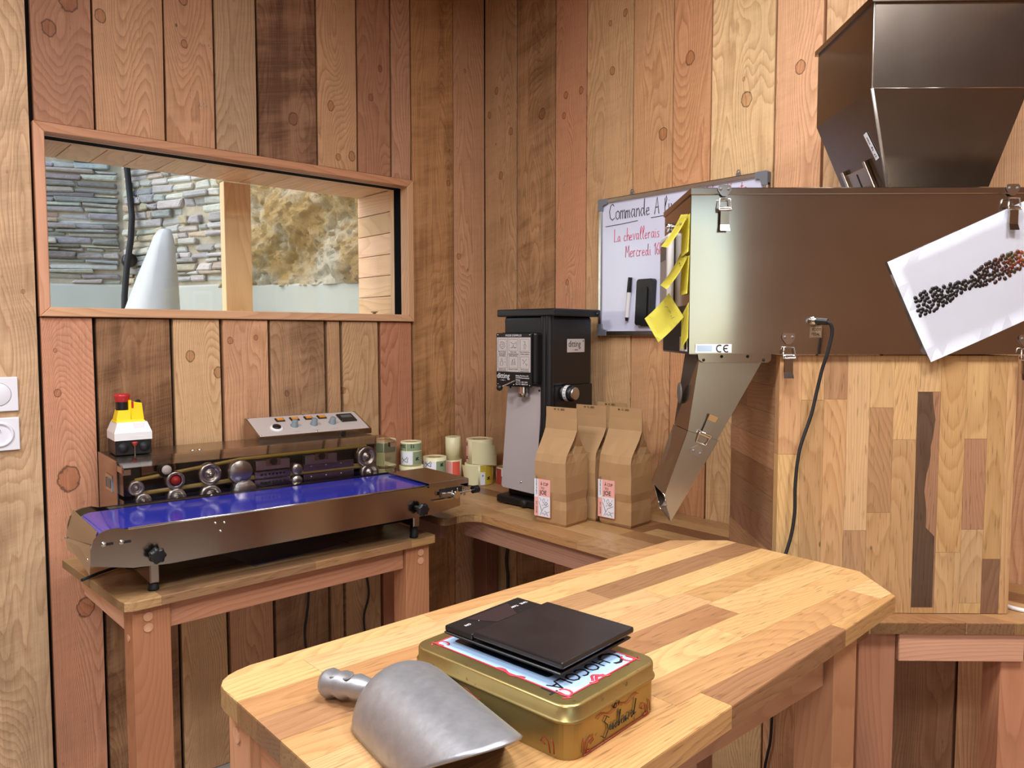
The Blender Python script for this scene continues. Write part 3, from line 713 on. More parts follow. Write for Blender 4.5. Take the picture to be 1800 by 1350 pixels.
bbeam('side_panel', t, (.450, .027, ZC + .001), (.473, .27, 1.366), (196, 148, 104), 'y', M_OAK)
# island table in the foreground
t = thing('island_table', 'large oak block-top table in the foreground with chamfered corners', 'table', (1.74, -1.18, 0))
lo = lambda p: (p[0] - 1.74, p[1] + 1.18)
isl = [lo(p) for p in [(1.60, -1.684), (1.96, -1.684), (2.015, -1.63), (1.989, -1.441), (1.943, -.728), (1.845, -.640), (1.565, -.636), (1.486, -.725), (1.502, -1.632), (1.5045, -1.650), (1.511, -1.664), (1.521, -1.675), (1.534, -1.682), (1.55, -1.684)]]
slab(isl, .0575, .027, t, HOR(.98) @ Matrix.Rotation(R(0), 4, 'Y'), (.22, .62), .2, (1.03, 1.02, 1.0), .012)
zt = .9525
IR = (192, 136, 98)
for x0, y0 in ((1.520, -1.668), (1.905, -1.668), (1.520, -.93), (1.878, -.93)):
    bbeam('leg', t, (*lo((x0, y0)), 0), (*lo((x0 + .062, y0 + .072)), zt), jit(IR, 6), 'z')
bbeam('apron', t, (*lo((1.583, -1.655)), .885), (*lo((1.904, -1.629)), zt), jit(IR), 'x'); bbeam('apron', t, (*lo((1.90, -1.57)), .885), (*lo((1.926, -.935)), zt), jit((196, 142, 108)), 'y')
bbeam('apron', t, (*lo((1.552, -1.57)), .885), (*lo((1.578, -.935)), zt), jit(IR), 'y'); bbeam('apron', t, (*lo((1.60, -.90)), .885), (*lo((1.866, -.874)), zt), jit(IR), 'x')
bbeam('bearer', t, (*lo((1.60, -.79)), .900), (*lo((1.905, -.735)), zt), jit((168, 112, 82)), 'x'); bbeam('bearer', t, (*lo((1.70, -.872)), .905), (*lo((1.74, -.792)), zt), jit((168, 112, 82)), 'y')
for z in (.918,): peg(t, (*lo((1.548, -1.668)), z), (0, -1, 0), .010)
peg(t, (*lo((1.93, -.89)), .905), (1, 0, 0), .008); peg(t, (*lo((1.947, -1.61)), .905), (1, 0, 0), .008)

# ------------------------------------------------------------------ band sealer on the table
t = thing('band_sealer', 'steel band sealer with blue conveyor belt and clear cover on the low table', 'machine', (0.552, -1.536, 0.96), -2.42)
def side_poly(): # conveyor side plate outline in (length, height)
    p = [(-.069, -.070), (-.066, -.030), (-.060, -.010), (-.050, .001), (-.035, .007), (-.012, .009), (.005, .004)]
    return [(.86, .0), (.948, -.006), (.948, -.073), (.86, -.086), (.10, -.095), (.02, -.090)] + p
sp = [(p[0], p[1] - .003) for p in side_poly()]
mb = MB().mat(M_STEEL); mb.prism(sp, -.003, 0.0, axis='x'); mb.build('front_plate', None, t)
MB().prism(sp, -.292, -.289, axis='x').build('rear_plate', M_STEEL, t)
MB().tube([(-.001, .012, .0), (-.001, .86, .0)], .0028, 8).build('edge_strip', M_CHROME, t)
MB().hexa([(-.29, -.0685, -.098), (-.0, -.0685, -.073), (-.0, -.0665, -.073), (-.29, -.0665, -.098), (-.29, -.0705, -.066), (-.004, -.0665, -.026), (-.004, -.064, -.026), (-.29, -.068, -.066)]).build('end_plate_low', M_STEEL, t)
# end guard, curved up and over towards the back
MB().grid(1, 8, lambda u, v: (-.292 + .288 * u, -.0695 + .018 * v ** 2, -.075 + .078 * v - .02 * u * (1 - v))).build('end_guard', M_STEELD, t)
mb = MB()
for y, z in ((-.0712, -.06), (-.0712, -.066)): mb.lathe([(.0035, 0), (.0025, .003), (0, .0035)], T(-.012 if z > -.062 else -.285, y, z) @ Matrix.Rotation(R(90), 4, 'X'), 8)
mb.build('screw', M_CHROME, t)
# belt: loop over two rollers
def belt(u, v):
    L0, L1, rr = -.020, .925, .034
    per = [(L1, 0.0)]
    s = v
    # top run, left nose, bottom run, right nose
    if s < .4: y = L1 + (L0 - L1) * s / .4; z = 0
    elif s < .5: a = (s - .4) / .1 * PI; y = L0 - rr * math.sin(a); z = -rr + rr * math.cos(a)
    elif s < .9: y = L0 + (L1 - L0) * (s - .5) / .4; z = -2 * rr
    else: a = (s - .9) / .1 * PI; y = L1 + rr * math.sin(a); z = -rr - rr * math.cos(a)
    return (-.248 + .232 * u, y, z - .001)
MB().grid(2, 80, belt).build('belt', M_BLUE, t)
MB().cyl((-.252, -.020, -.036), (-.0035, -.020, -.036), .0335, 28).build('roller', M_CREAM, t)
MB().cyl((-.282, .925, -.036), (-.0035, .925, -.036), .0325, 24).build('roller', M_CREAM, t)
MB().box((-.285, .03, -.060), (-.006, .90, -.008)).build('bed', M_STEELD, t)
# discharge cover at the far end
mb = MB().box((-.235, .832, .004), (.006, .975, .0075), .001, 1); mb.box((.004, .832, -.008), (.0065, .975, .006)); mb.box((-.235, .973, -.020), (.0065, .9755, .006)); mb.build('discharge_cover', M_STEELD, t)
# tensioner on the right end of the plate
mb = MB().mat(M_CHROME)
mb.cyl((.001, .885, -.028), (.020, .885, -.030), .006, 12); mb.cyl((.014, .868, -.030), (.014, .915, -.032), .0075, 14); mb.cyl((.010, .917, -.033), (.030, .917, -.034), .0115, 16)
mb.cyl((.014, .925, -.033), (.014, .99, -.030), .0032, 10); mb.box((.001, .845, -.049), (.010, .915, -.046)); mb.cyl((.004, .935, -.018), (.004, .935, -.048), .003, 8); mb.cyl((.004, .962, -.018), (.004, .962, -.045), .003, 8)
mb.build('tensioner', None, t)
MB().mat(M_BLACK).cyl((.014, .985, -.0295), (.014, 1.006, -.029), .012, 12).build('tension_knob', None, t)
MB().box((.0005, .872, -.041), (.0015, .955, -.016)).build('slot', M_DARK, t)
def bolt(p, r=.006):
    return MB().lathe([(r, 0), (r, .002), (r * .62, .002), (r * .62, .006), (r * .4, .0066), (0, .0066)], T(*p) @ Matrix.Rotation(R(90), 4, 'Y'), 14).build('bolt', M_CHROME, t)
for y, z in ((-.040, -.027), (-.003, -.028)):
    MB().box((.0, y + .004, z - .004), (.0008, y + .020, z + .002), .0006, 1).build('slot', M_DARK, t); bolt((.0008, y, z))
for p in ((.0005, .209, -.016), (.0005, .231, -.018), (.0005, .221, -.038)): bolt(p, .003)
def lobed(p, r, th, parent, name='knob'):
    mb = MB(); n = 42
    rows = []
    for rr, z in ((.55, 0), (.95, .002), (1.0, th * .5), (.93, th), (.6, th * 1.08), (0, th * 1.1)):
        rows.append([(r * rr * (1 + .10 * math.cos(7 * 2 * PI * i / n) * (rr > .5)), 2 * PI * i / n, z) for i in range(n)])
    bm = mb.bm; V = []
    for row in rows:
        V.append([bm.verts.new((q[2], q[0] * math.cos(q[1]), q[0] * math.sin(q[1]))) for q in row])
    for a, b in zip(V, V[1:]):
        for i in range(n):
            f = bm.faces.new((a[i], a[(i + 1) % n], b[(i + 1) % n], b[i])); f.smooth = True
    bmesh.ops.remove_doubles(bm, verts=bm.verts, dist=1e-6)
    mb.cyl((-.016, 0, 0), (0.001, 0, 0), r * .42, 12)
    return mb.build(name, M_BLACK, parent, T(*p))
lobed((.016, .067, -.067), .0185, .016, t, 'adjusting_knob'); lobed((.016, .797, -.063), .0185, .016, t, 'adjusting_knob')
# feet: steel cross bars on rubber pads
for y, x1, zb in ((.075, -.036, -.150), (.825, -.055, -.134)):
    b = MB().box((-.30, y - .011, zb), (x1, y + .011, -.098), .002, 1).build('cross_bar', M_STEEL, t)
    MB().box((x1, y - .009, zb + .003), (x1 + .0015, y + .009, -.101), .0008, 1).build('bar_cap', M_STEELD, b)
    for x in (-.28, x1 - .016):
        MB().lathe([(0, 0), (.0125, 0), (.0135, .003), (.0125, .006), (.0115, zb + .17), (0, zb + .17)], T(x, y, -.170), 18).build('foot', M_RUBBER, t)
MB().box((-.20, .05, -.13), (-.12, .85, -.098)).build('under_frame', M_DARK, t)
# upright body with sealing heads. Body front plane and cover, in the machine's frame
by0, by1 = .055, .872
bx0, bx1, bxc = -.53, -.305, -.252
ztop = .1135
MB().box((bx0, by0, -.170), (bx1 - .04, by1 - .02, ztop), .002, 1).build('body', M_STEELD, t)
MB().box((bx0 - .001, by0 - .001, -.06), (bx1, by0 + .002, ztop + .0005), .001, 1).build('side_cheek', M_STEEL, t)
MB().box((bx1 - .042, by0 + .004, -.012), (bx1 - .038, by1 - .03, ztop - .01)).build('back_board', M_DARK, t)
hx = bx0 + .10
h = MB().box((hx, by0 - .0035, .022), (hx + .075, by0 - .001, .068), .002, 2).build('carry_handle', M_CHROME, t)
MB().box((hx + .010, by0 - .0042, .032), (hx + .063, by0 - .003, .058), .002, 1).build('handle_recess', M_LCD, h)
# clear cover: upper and lower box of thin sheets
def sheetbox(name, z0, z1, top):
    mb = MB(); th = .002
    mb.box((bxc - th, by0 + .002, z0), (bxc, by1, z1 - (.013 if top else 0))); mb.box((bx1 - .02, by0 + .002, z0), (bxc - th, by0 + .004, z1 - (.007 if top else 0))); mb.box((bx1 - .02, by1 - th, z0), (bxc - th, by1, z1 - (.007 if top else 0)))
    if top: mb.hexa([(bx1 - .035, by0 + .002, z1), (bxc, by0 + .002, z1 - .013), (bxc, by1, z1 - .013), (bx1 - .035, by1, z1), (bx1 - .035, by0 + .002, z1 + .002), (bxc, by0 + .002, z1 - .011), (bxc, by1, z1 - .011), (bx1 - .035, by1, z1 + .002)])
    return mb.build(name, M_ACRYL, t)
sheetbox('clear_cover', .028, ztop + .001, True); sheetbox('clear_cover', -.006, .016, False)
MB().box((bx1 - .004, by0, ztop - .026), (bxc + .001, by0 + .0055, ztop - .011), .0005, 1).build('corner_clip', M_CHROME, t)
MB().box((bxc - .001, by0 + .002, ztop - .031), (bxc + .001, by0 + .022, ztop - .016), .0005, 1).build('corner_clip', M_CHROME, t)
MB().box((bxc - .014, by1 - .022, ztop - .028), (bxc + .001, by1 + .001, ztop - .014), .0005, 1).build('corner_clip', M_CHROME, t)
def wheel(y, z, r, style='disc', x=-.30):
    """a wheel with its axle along local x, face towards the viewer"""
    m = T(x, y, z) @ Matrix.Rotation(R(90), 4, 'Y')
    if style == 'solid': pr, mt = [(r, -.022), (r, .010), (r * .94, .012), (0, .012)], M_ALU
    elif style == 'white': pr, mt = [(r, -.01), (r, .004), (r * .62, .006), (r * .62, .007), (0, .007)], M_BLACK
    else: pr, mt = [(r, -.018), (r, .006), (r * .86, .008), (r * .62, .008), (r * .58, .001), (r * .34, .001), (r * .30, .007), (0, .007)], M_ALU
    o = MB().lathe(pr, m, 28).build('wheel', mt, t)
    if style == 'white': MB().lathe([(r * .6, .007), (r * .6, .009), (r * .12, .009), (0, .009)], m, 24).build('hub', M_WHITE, o)
    elif style == 'red': MB().lathe([(r * .5, .007), (r * .34, .020), (0, .021)], m, 18).build('hub', M_RED, o)
    elif style == 'disc': MB().lathe([(r * .22, .007), (r * .16, .011), (0, .012)], m, 12).build('hub', M_CHROME, o)
    MB().cyl((-.345, y, z), (x - .012, y, z), .006, 10).build('axle', M_STEELD, o)
    return o
yo = 1.536                                                               # local y of world points is about world y + 1.536
W_ = lambda yw, zw: (yw + yo - .012, zw - .96)
y_, z_ = W_(-1.348, 1.040); wheel(y_, z_, .021, 'white')
y_, z_ = W_(-1.425, .998); wheel(y_, z_, .020)
y_, z_ = W_(-1.325, 1.008); wheel(y_, z_, .025, 'red')
y_, z_ = W_(-1.231, 1.015); wheel(y_, z_, .031)
y_, z_ = W_(-1.150, 1.014); wheel(y_, z_, .034, 'solid', -.288)
y_, z_ = W_(-1.408, .962); wheel(y_, z_, .020)
y_, z_ = W_(-1.323, .960); wheel(y_, z_, .025)
y_, z_ = W_(-1.231, .953); wheel(y_, z_, .030)
y_, z_ = W_(-1.139, .957); wheel(y_, z_, .034, 'solid', -.288)
y_, z_ = W_(-.974, 1.001); wheel(y_, z_, .017, 'solid')
y_, z_ = W_(-.975, .965); wheel(y_, z_, .017, 'solid')
y_, z_ = W_(-.735, 1.015); wheel(y_, z_, .034)
y_, z_ = W_(-.725, .962); wheel(y_, z_, .032)
def band(za, zb, zc_, zd):
    q = lambda yw, zw: (-.306, *W_(yw, zw))
    return MB().tube([q(-1.425, za), q(-1.14, zb), q(-.735, zc_), q(-.70, zc_ - .03), q(-.735, zd), q(-1.14, zd + .004), q(-1.425, za - .038)], .0035, 6, True, 1.6).build('seal_band', M_BELTY, t)
band(1.018, 1.047, 1.049, .983); band(.981, .990, .990, .932)
for yw, w, zw in ((-1.049, .104, 1.025), (-.895, .106, 1.026)):
    y_, z_ = W_(yw, zw)
    b = MB().box((-.318, y_ - w / 2, z_ - .016), (-.292, y_ + w / 2, z_ + .012), .001, 1).build('heater_block', M_ALU, t)
    mb = MB().box((-.300, y_ - .022, z_ - .004), (-.289, y_ + .022, z_ + .016)); mb.build('block_bracket', M_STEELD, b)
    MB().cyl((-.2895, y_, z_ + .008), (-.286, y_, z_ + .008), .011, 14).build('clamp_dial', M_BLACK, b)
for zw in (.994, .970):
    y_, z_ = W_(-1.047, zw)
    b = MB().box((-.325, y_ - .055, z_ - .010), (-.300, y_ + .055, z_ + .010), .001, 1).build('guide_bar', M_STEEL, t)
    mb = MB()
    for i in range(7): mb.cyl((-.3002, y_ - .034 + .0115 * i, z_), (-.2995, y_ - .034 + .0115 * i, z_), .0038, 10)
    mb.build('hole', M_DARK, b)
for zw in (.999, .967):
    y_, z_ = W_(-.865, zw); b = MB().box((-.325, y_ - .085, z_ - .010), (-.300, y_ + .085, z_ + .012), .001, 1).build('guide_bar', M_STEELD, t)
    mb = MB()
    for i in range(3): mb.lathe([(.003, 0), (.002, .002), (0, .0022)], T(-.300, y_ - .06 + .05 * i, z_ + .004) @ Matrix.Rotation(R(90), 4, 'Y'), 8)
    mb.build('screw', M_CHROME, b)
MB().box((-.34, .12, .052), (-.325, .21, ztop - .012), .001, 1).build('bracket_plate', M_STEEL, t)
mb = MB()
for y in (.265, .285): mb.lathe([(.006, 0), (.006, .003), (0, .0045)], T(-.36, y, ztop + .003), 10)
mb.build('cover_screw', M_CHROME, t)
# control box
c0 = MB(); yA, yB = .482, .873; xb, xf = -.545, -.418
pr = [(xb, ztop), (xf, ztop), (xf, ztop + .0165), (xb + .004, ztop + .0655), (xb, ztop + .0655)]
c0.prism(pr, yA, yB, axis='y'); cb = c0.build('control_box', M_STEEL, t)
nn = Vector((.049, 0, .119)).normalized(); ex = Vector((0, 1, 0)); ey = nn.cross(ex)
def CP(y, s, out=0.0):
    """point on the sloping panel: y along the box, s from 0 (front edge) to 1 (back edge)"""
    p = Vector((xf, y, ztop + .0165)).lerp(Vector((xb + .004, y, ztop + .0655)), s); return p + nn * out
def PMx(y, s, out=0.0): return axes(CP(y, s, out), ex, ey, nn)
MB().box((-.19, -.062, 0), (.19, .062, .0012), .0006, 1).build('panel', M_SILVERP, cb, PMx((yA + yB) / 2, .5, 0))
text(cb, 'SEALER', .023, PMx(yA + .035, .72, .0013), M_PRINT)
MB().lathe([(.021, 0), (.021, .003), (.017, .004), (0, .004)], PMx(yA + .075, .38, .001), 24).build('button_ring', M_WHITE, cb)
MB().lathe([(.0135, .004), (.0135, .008), (.011, .0095), (0, .0095)], PMx(yA + .075, .38, .001), 20).build('button', M_BLACK, cb)
for k, y in enumerate((.105, .155, .205, .252)):
    s = MB().box((-.015, -.011, 0), (.015, .011, .004), .001, 1).build('rocker_switch', M_BLACK, cb, PMx(yA + y, .76, .001))
    MB().hexa([(-.010, -.007, .004), (.010, -.007, .004), (.010, .007, .004), (-.010, .007, .004), (-.010, -.007, .0085), (.010, -.007, .0085), (.010, .007, .0055), (-.010, .007, .0055)]).build('rocker', M_ORANGE, s)
for y in (.137, .205, .271):
    MB().lathe([(.0125, 0), (.0125, .003), (.0105, .005), (.0095, .020), (.0075, .022), (0, .022)], PMx(yA + y, .42, .001), 16).build('knob', M_KNOB, cb)
    text(cb, '- - - - -', .007, PMx(yA + y - .016, .12, .0013), M_PRINT)
s = MB().box((-.029, -.026, 0), (.029, .026, .006), .002, 1).build('temperature_meter', M_BLACK, cb, PMx(yA + .336, .62, .001))
MB().box((-.020, -.004, .006), (.020, .014, .0066)).build('display', M_LCD, s)
mb = MB()
for y in (.008, .195, .383):
    for s_ in (.06, .94): mb.lathe([(.0032, 0), (.0028, .0015), (0, .002)], PMx(yA + y, s_, .001), 8)
mb.build('screw', M_CHROME, cb)
MB().box((xf, yA + .275, ztop + .002), (xf + .006, yA + .292, ztop + .013), .001, 1).build('reset_button', M_BLACK, cb)

# emergency stop on the sealer
t = thing('emergency_stop', 'white and black box with red mushroom button and yellow guard', 'switch', (0.112, -1.398, 1.0755), -4)
MB().box((-.052, -.046, 0), (.052, .046, .040), .002, 1).build('base', M_BLACK, t)
mb = MB()
mb.hexa([(-.054, -.048, .041), (.054, -.048, .041), (.054, .048, .041), (-.054, .048, .041), (-.054, -.048, .062), (.054, -.048, .062), (.054, .048, .062), (-.054, .048, .062)])
mb.hexa([(-.054, -.048, .062), (.054, -.048, .062), (.054, .048, .062), (-.054, .048, .062), (-.044, -.038, .090), (.044, -.038, .090), (.044, .038, .090), (-.044, .038, .090)])
mb.build('lid', M_WHITE, t)
MB().hexa([(.051, .004, .052), (.0545, .004, .050), (.0545, .026, .050), (.051, .026, .052), (.043, .001, .089), (.0475, .001, .087), (.0475, .030, .087), (.043, .030, .089)]).build('lid_catch', M_WHITE, t)
for y in (-.026, .028): MB().lathe([(.014, 0), (.014, .001), (.010, .001), (.010, .002), (.003, .002), (0, .003)], T(.052, y, .020) @ Matrix.Rotation(R(90), 4, 'Y'), 20).build('knockout', M_RUBBER, t)
mb = MB().cyl((.056, .002, -.004), (.056, .002, .026), .0018, 8); mb.build('pin', M_CHROME, t)
MB().lathe([(.003, 0), (.008, .008), (.008, .012), (0, .013)], T(.057, .002, .024), 12).build('pin_cap', M_TINDRED, t)
mb = MB()
mb.hexa([(-.034, -.040, .090), (.034, -.040, .090), (.034, .036, .090), (-.034, .036, .090), (-.030, -.036, .096), (.030, -.036, .096), (.030, .032, .096), (-.030, .032, .096)])
mb.hexa([(-.026, -.037, .096), (.026, -.037, .096), (.026, .0, .096), (-.026, .0, .096), (-.022, -.031, .122), (.022, -.031, .122), (.022, .0, .122), (-.022, .0, .122)])
mb.hexa([(-.026, .002, .096), (.026, .002, .096), (.026, .034, .096), (-.026, .034, .096), (-.022, .002, .146), (.022, .002, .146), (.022, .030, .141), (-.022, .030, .141)])
mb.box((-.022, -.004, .096), (.022, .003, .150)); mb.build('guard', M_YEL, t)
MB().cyl((-.010, .024, .1415), (.010, .024, .1445), .006, 10).build('lock_slot', M_DARK, t)
MB().box((.0225, .003, .128), (.0245, .008, .146)).build('flag', M_RED, t)
MB().cyl((0, -.016, .122), (0, -.016, .145), .0165, 22).build('collar', M_BLACK, t)
MB().lathe([(.0165, .145), (.0185, .150), (.0205, .158), (.0215, .162), (.019, .167), (0, .169)], T(0, -.016, 0), 26).build('mushroom_button', M_RED, t)
# papers and lead under the sealer
t = thing('paper_sleeve', 'clear plastic sleeve of papers lying on the table under the sealer', 'papers', (.36, -1.06, .7905), 8)
MB().box((-.105, -.15, 0), (.105, .15, .0012)).build('sheet', M_PAPER, t); MB().box((-.11, -.155, .0014), (.11, .155, .0020)).build('sleeve', M_ACRYL, t)
t = thing('power_lead', 'black power lead lying on the left end of the table', 'cable', (0, 0, 0))
MB().tube([(.325, -1.575, .7955), (.29, -1.530, .7955), (.265, -1.48, .796), (.24, -1.42, .797), (.20, -1.35, .80), (.15, -1.30, .82)], .0042, 8).build('lead', M_RUBBER, t)

# ------------------------------------------------------------------ rolls of labels on the counter
def roll(x, y, r, z0, z1, label, patches, rgb=None, core=.55, group='label rolls on the counter'):
    t = thing('label_roll', label, 'roll', (x, y, z0), 0, group)
    h = z1 - z0 - .0008
    MB().lathe([(r * core, 0), (r, 0), (r, h), (r * .97, h + .0004), (r * core, h), (r * core, 0)], None, 40).build('backing', rgb or M_ROLL, t)
    MB().lathe([(r * core - .0005, .001), (r * core - .0005, h - .001), (r * core - .004, h - .001), (r * core - .004, .001), (r * core - .0005, .001)], None, 28).build('core', M_KRAFT, t)
    # direction towards the room is about -48.6 deg from +y ... patches are given in degrees around the axis
    for (a0, a1, f0, f1, mt) in patches:
        MB().lathe([(r + .0003, h * f0), (r + .0003, h * f1)], None, max(2, int((a1 - a0) / 6)), R(a0), R(a1)).build('label_print', mt, t)
    return t
def roll_mark(t, r, a, z, pts, rad=.0008, mat=None):
    """small drawn strokes on a roll: pts in (mm around, mm up)"""
    mb = MB()
    for st in pts:
        mb.tube([((r + .0007) * math.cos(R(a) + p[0] * .001 / r), (r + .0007) * math.sin(R(a) + p[0] * .001 / r), z + p[1] * .001) for p in st], rad, 4)
    mb.build('drawing', mat or M_PRINT, t)
ZR = ZC + .0004
VA = -48                                                                 # azimuth that faces the viewer
bird = [[(-12, 2), (-6, 10), (2, 18)], [(-10, 16), (0, 8), (10, 3)], [(4, 14), (9, 24), (13, 20), (10, 10), (12, 4)], [(-13, 14), (-9, 22)]]
spider = [[(-2, 4), (0, 10), (2, 16)], [(-7, 6), (0, 10), (7, 5)], [(-6, 14), (0, 11), (6, 15)], [(-1, 8), (1, 12)], [(0, 9), (1, 11)]]
lines = [[(-8, 4), (-8, 20)], [(-5, 4), (-5, 20)], [(0, 6), (0, 19)], [(3, 5), (3, 17)], [(8, 8), (8, 20)]]
t = roll(.050, -.520, .036, ZR, .930, 'pale green label roll under the tall roll by the sealer', [(VA - 70, VA + 70, .08, .92, M_LGREEN)]); roll_mark(t, .036, VA, .02, lines, .0006, M_GREEN)
t = roll(.052, -.520, .042, .9306, 1.030, 'pale green label roll on top beside the sealer cover', [(VA - 80, VA + 10, .06, .52, M_LGREEN), (VA + 12, VA + 80, .06, .52, M_ROLL), (VA - 80, VA + 10, .55, .90, M_GREEN), (VA + 12, VA + 80, .55, .90, M_GREEN)]); roll_mark(t, .042, VA + 35, .02, lines, .0006)
t = roll(.070, -.416, .045, ZR, .925, 'pale blue label roll under the green and white roll', [(VA - 80, VA + 80, .1, .85, M_PBLUE)]); roll_mark(t, .045, VA - 20, .05, lines, .001, M_PRINT); roll_mark(t, .045, VA + 25, .05, lines, .001, M_PRINT)
t = roll(.066, -.414, .039, .9256, 1.014, 'green and white label roll on top of a blue roll', [(VA - 85, VA + 22, .05, .60, M_PAPER), (VA + 24, VA + 90, .05, .60, M_GREEN), (VA - 85, VA - 12, .64, .94, M_GREEN), (VA - 10, VA + 90, .64, .94, M_GREEN)])
roll_mark(t, .039, VA - 22, .010, bird, .0009); roll_mark(t, .039, VA + 48, .016, spider, .0016); text(t, 'MISS', .016, axes((0, 0, 0), (1, 0, 0), (0, 0, 1), (0, -1, 0)), M_PRINT).location = (-.012, -.0395, .068)
roll_mark(t, .039, VA + 25, .062, lines[:4], .0009)
t = roll(.068, -.308, .045, ZR, .946, 'white label roll with a crossed twig drawing and sage stripe', [(VA - 70, VA + 18, .05, .88, M_PAPER), (VA + 20, VA + 85, .05, .88, M_GREEN)])
roll_mark(t, .045, VA - 20, .072, bird, .0011); roll_mark(t, .045, VA + 48, .072, spider, .0018)
t = roll(.060, -.214, .034, ZR, .924, 'pink and red label roll under a plain cream roll', [(VA - 80, VA + 5, .05, .95, M_PINK), (VA + 7, VA + 60, .05, .95, M_CORAL)])
t = roll(.060, -.214, .030, .9246, 1.013, 'plain cream label roll standing on a pink roll near the corner', [])
t = roll(.163, -.167, .055, ZR, .918, 'wide cream label roll with mustard print under a loose roll', [(VA + 14, VA + 34, .05, .62, M_PAPER), (VA + 35, VA + 75, .05, .95, M_MUST), (VA + 14, VA + 34, .66, .98, M_MUST)]); roll_mark(t, .055, VA + 50, .018, spider, .0018); roll_mark(t, .055, VA + 24, .036, [[(-2, 0), (2, 2), (1, 5), (-2, 5)]], .0012)
MB().grid(10, 4, lambda u, v: ((.0555 + .020 * max(0, .55 - u) * v) * math.cos(R(VA - 70 + 75 * u)), (.0555 + .020 * max(0, .55 - u) * v) * math.sin(R(VA - 70 + 75 * u)), .002 + .074 * v)).build('loose_tail', M_ROLL, t)
t = roll(.163, -.163, .052, .9186, 1.012, 'wide cream label roll with a loose glossy tail on top', [(VA - 80, VA - 48, .08, .95, M_PINK)]); roll_mark(t, .052, VA - 58, .012, spider, .0014); roll_mark(t, .052, VA - 60, .062, lines[2:4], .0012)
MB().grid(16, 3, lambda u, v: ((.0527 + .014 * u ** 1.5) * math.cos(R(VA - 25 + 110 * u)), (.0527 + .014 * u ** 1.5) * math.sin(R(VA - 25 + 110 * u)), .001 - .012 * u * u + (.088 - .012 * u) * v)).build('loose_tail', M_ROLL, t)
t = roll(.225, -.075, .045, ZR, .900, 'red label roll half hidden behind the coffee grinder', [(VA - 60, VA + 50, .0, .5, M_REDL), (VA - 60, VA - 25, .5, .96, M_REDL), (VA - 24, VA + 50, .5, .96, M_PAPER)])
roll_mark(t, .045, VA + 5, .040, [[(8 * math.cos(a * .5), 8 * math.sin(a * .5) + 8) for a in range(13)], [(4 * math.cos(a * .5), 4 * math.sin(a * .5) + 8) for a in range(13)]], .0011)

# ------------------------------------------------------------------ coffee grinder
t = thing('coffee_grinder', 'tall black shop coffee grinder with grey splash plate in the corner', 'grinder', (.468, -.339, ZC), 6)
b = MB().box((0, 0, .004), (.225, .285, .030), .006, 2).build('base', M_BLACKM, t)
MB().lathe([(.013, 0), (.012, .008), (.004, .010), (0, .010)], T(.128, 0, .016) @ Matrix.Rotation(R(90), 4, 'X'), 18).build('base_knob', M_RUBBER, b)
MB().box((.028, .03, .030), (.232, .235, .41), .006, 2).build('column', M_BLACKM, t)
bd = MB().box((.032, .004, .405), (.236, .225, .634), .012, 3).build('housing', M_BLACKM, t)
for u in (.206, .226): MB().cyl((u, .012, .06), (u, .012, .632), .0135, 14).build('corner_rib', M_BLACKM, bd)
MB().box((.040, -.024, .415), (.200, .03, .58), .008, 2).build('front_cover', M_BLACKM, t)
l = MB().box((.012, -.008, .632), (.262, .236, .656), .004, 2).build('hopper_lid', M_BLACKM, t)
MB().lathe([(.008, 0), (.008, .010), (.005, .013), (0, .013)], T(.256, .218, .642) @ Matrix.Rotation(R(90), 4, 'Y'), 12).build('lid_knob', M_BLACK, l)
# instruction plate
p = MB().box((.030, -.030, .404), (.186, -.0245, .578), .004, 2).build('instruction_plate', M_BLACK, t)
FP = lambda u, z, o=.0304: axes((u, -o, z), (1, 0, 0), (0, 0, 1), (0, -1, 0))
MB().box((.034, -.0305, .452), (.182, -.0300, .564)).build('silver_panel', M_SILVERP, p)
text(p, "MODE D'EMPLOI", .0095, FP(.108, .567), M_WHITE, align='CENTER'); text(p, 'ditting', .025, FP(.034, .430), M_WHITE, sx=.9); text(p, '\u2014 swiss \u2014', .006, FP(.047, .422), M_WHITE)
for i, s in enumerate(('Ditting Maschinen AG', 'CH-8184 Bachenb\u00fclach', 'Schweiz', 'Tel +41 1 864 18 00', 'Fax +41 1 860 81 64')): text(p, s, .0062, FP(.118, .438 - .0068 * i), M_WHITE)
caps = [('Placer le sachet\nsous la sortie\nde mouture', 'Verser dans\nla tr\u00e9mie les grains\n500 g maximum', 'Tirer le levier vers\nle haut \u00e0 gauche'), ('Appuyer sur le\nbouton marche\net moudre', 'Secouer le sachet', 'Fin de mouture\nremettre le levier\nen place et fermer')]
pics = [[[(-8, 0), (-3, 8), (6, 6), (8, -4), (1, -9), (-6, -6), (-8, 0)], [(-4, 1), (2, 3), (4, -2), (0, -5), (-4, -2)]], [[(-9, 7), (0, 2), (9, 7), (9, -6), (-9, -6)], [(0, 0), (2, -4), (7, -7)], [(0, 0), (-4, -6)]], [[(-4, 9), (2, 7), (0, 3)], [(0, 3), (4, 0), (2, -9), (-2, -9), (-1, 2)]],
        [[(-6, -9), (-7, 0), (0, 3), (3, -5), (-2, -9)], [(-5, 4), (-1, 9), (1, 3)], [(7, -1), (9, 1)]], [[(-6, -7), (-3, 6), (4, 8), (6, -6)], [(-3, 6), (-1, -7)], [(3, 2), (3, -6)]], [[(-7, 7), (0, 2), (6, 8)], [(0, 2), (-5, -3)], [(2, -1), (6, -8), (8, -2)]]]
mb = MB()
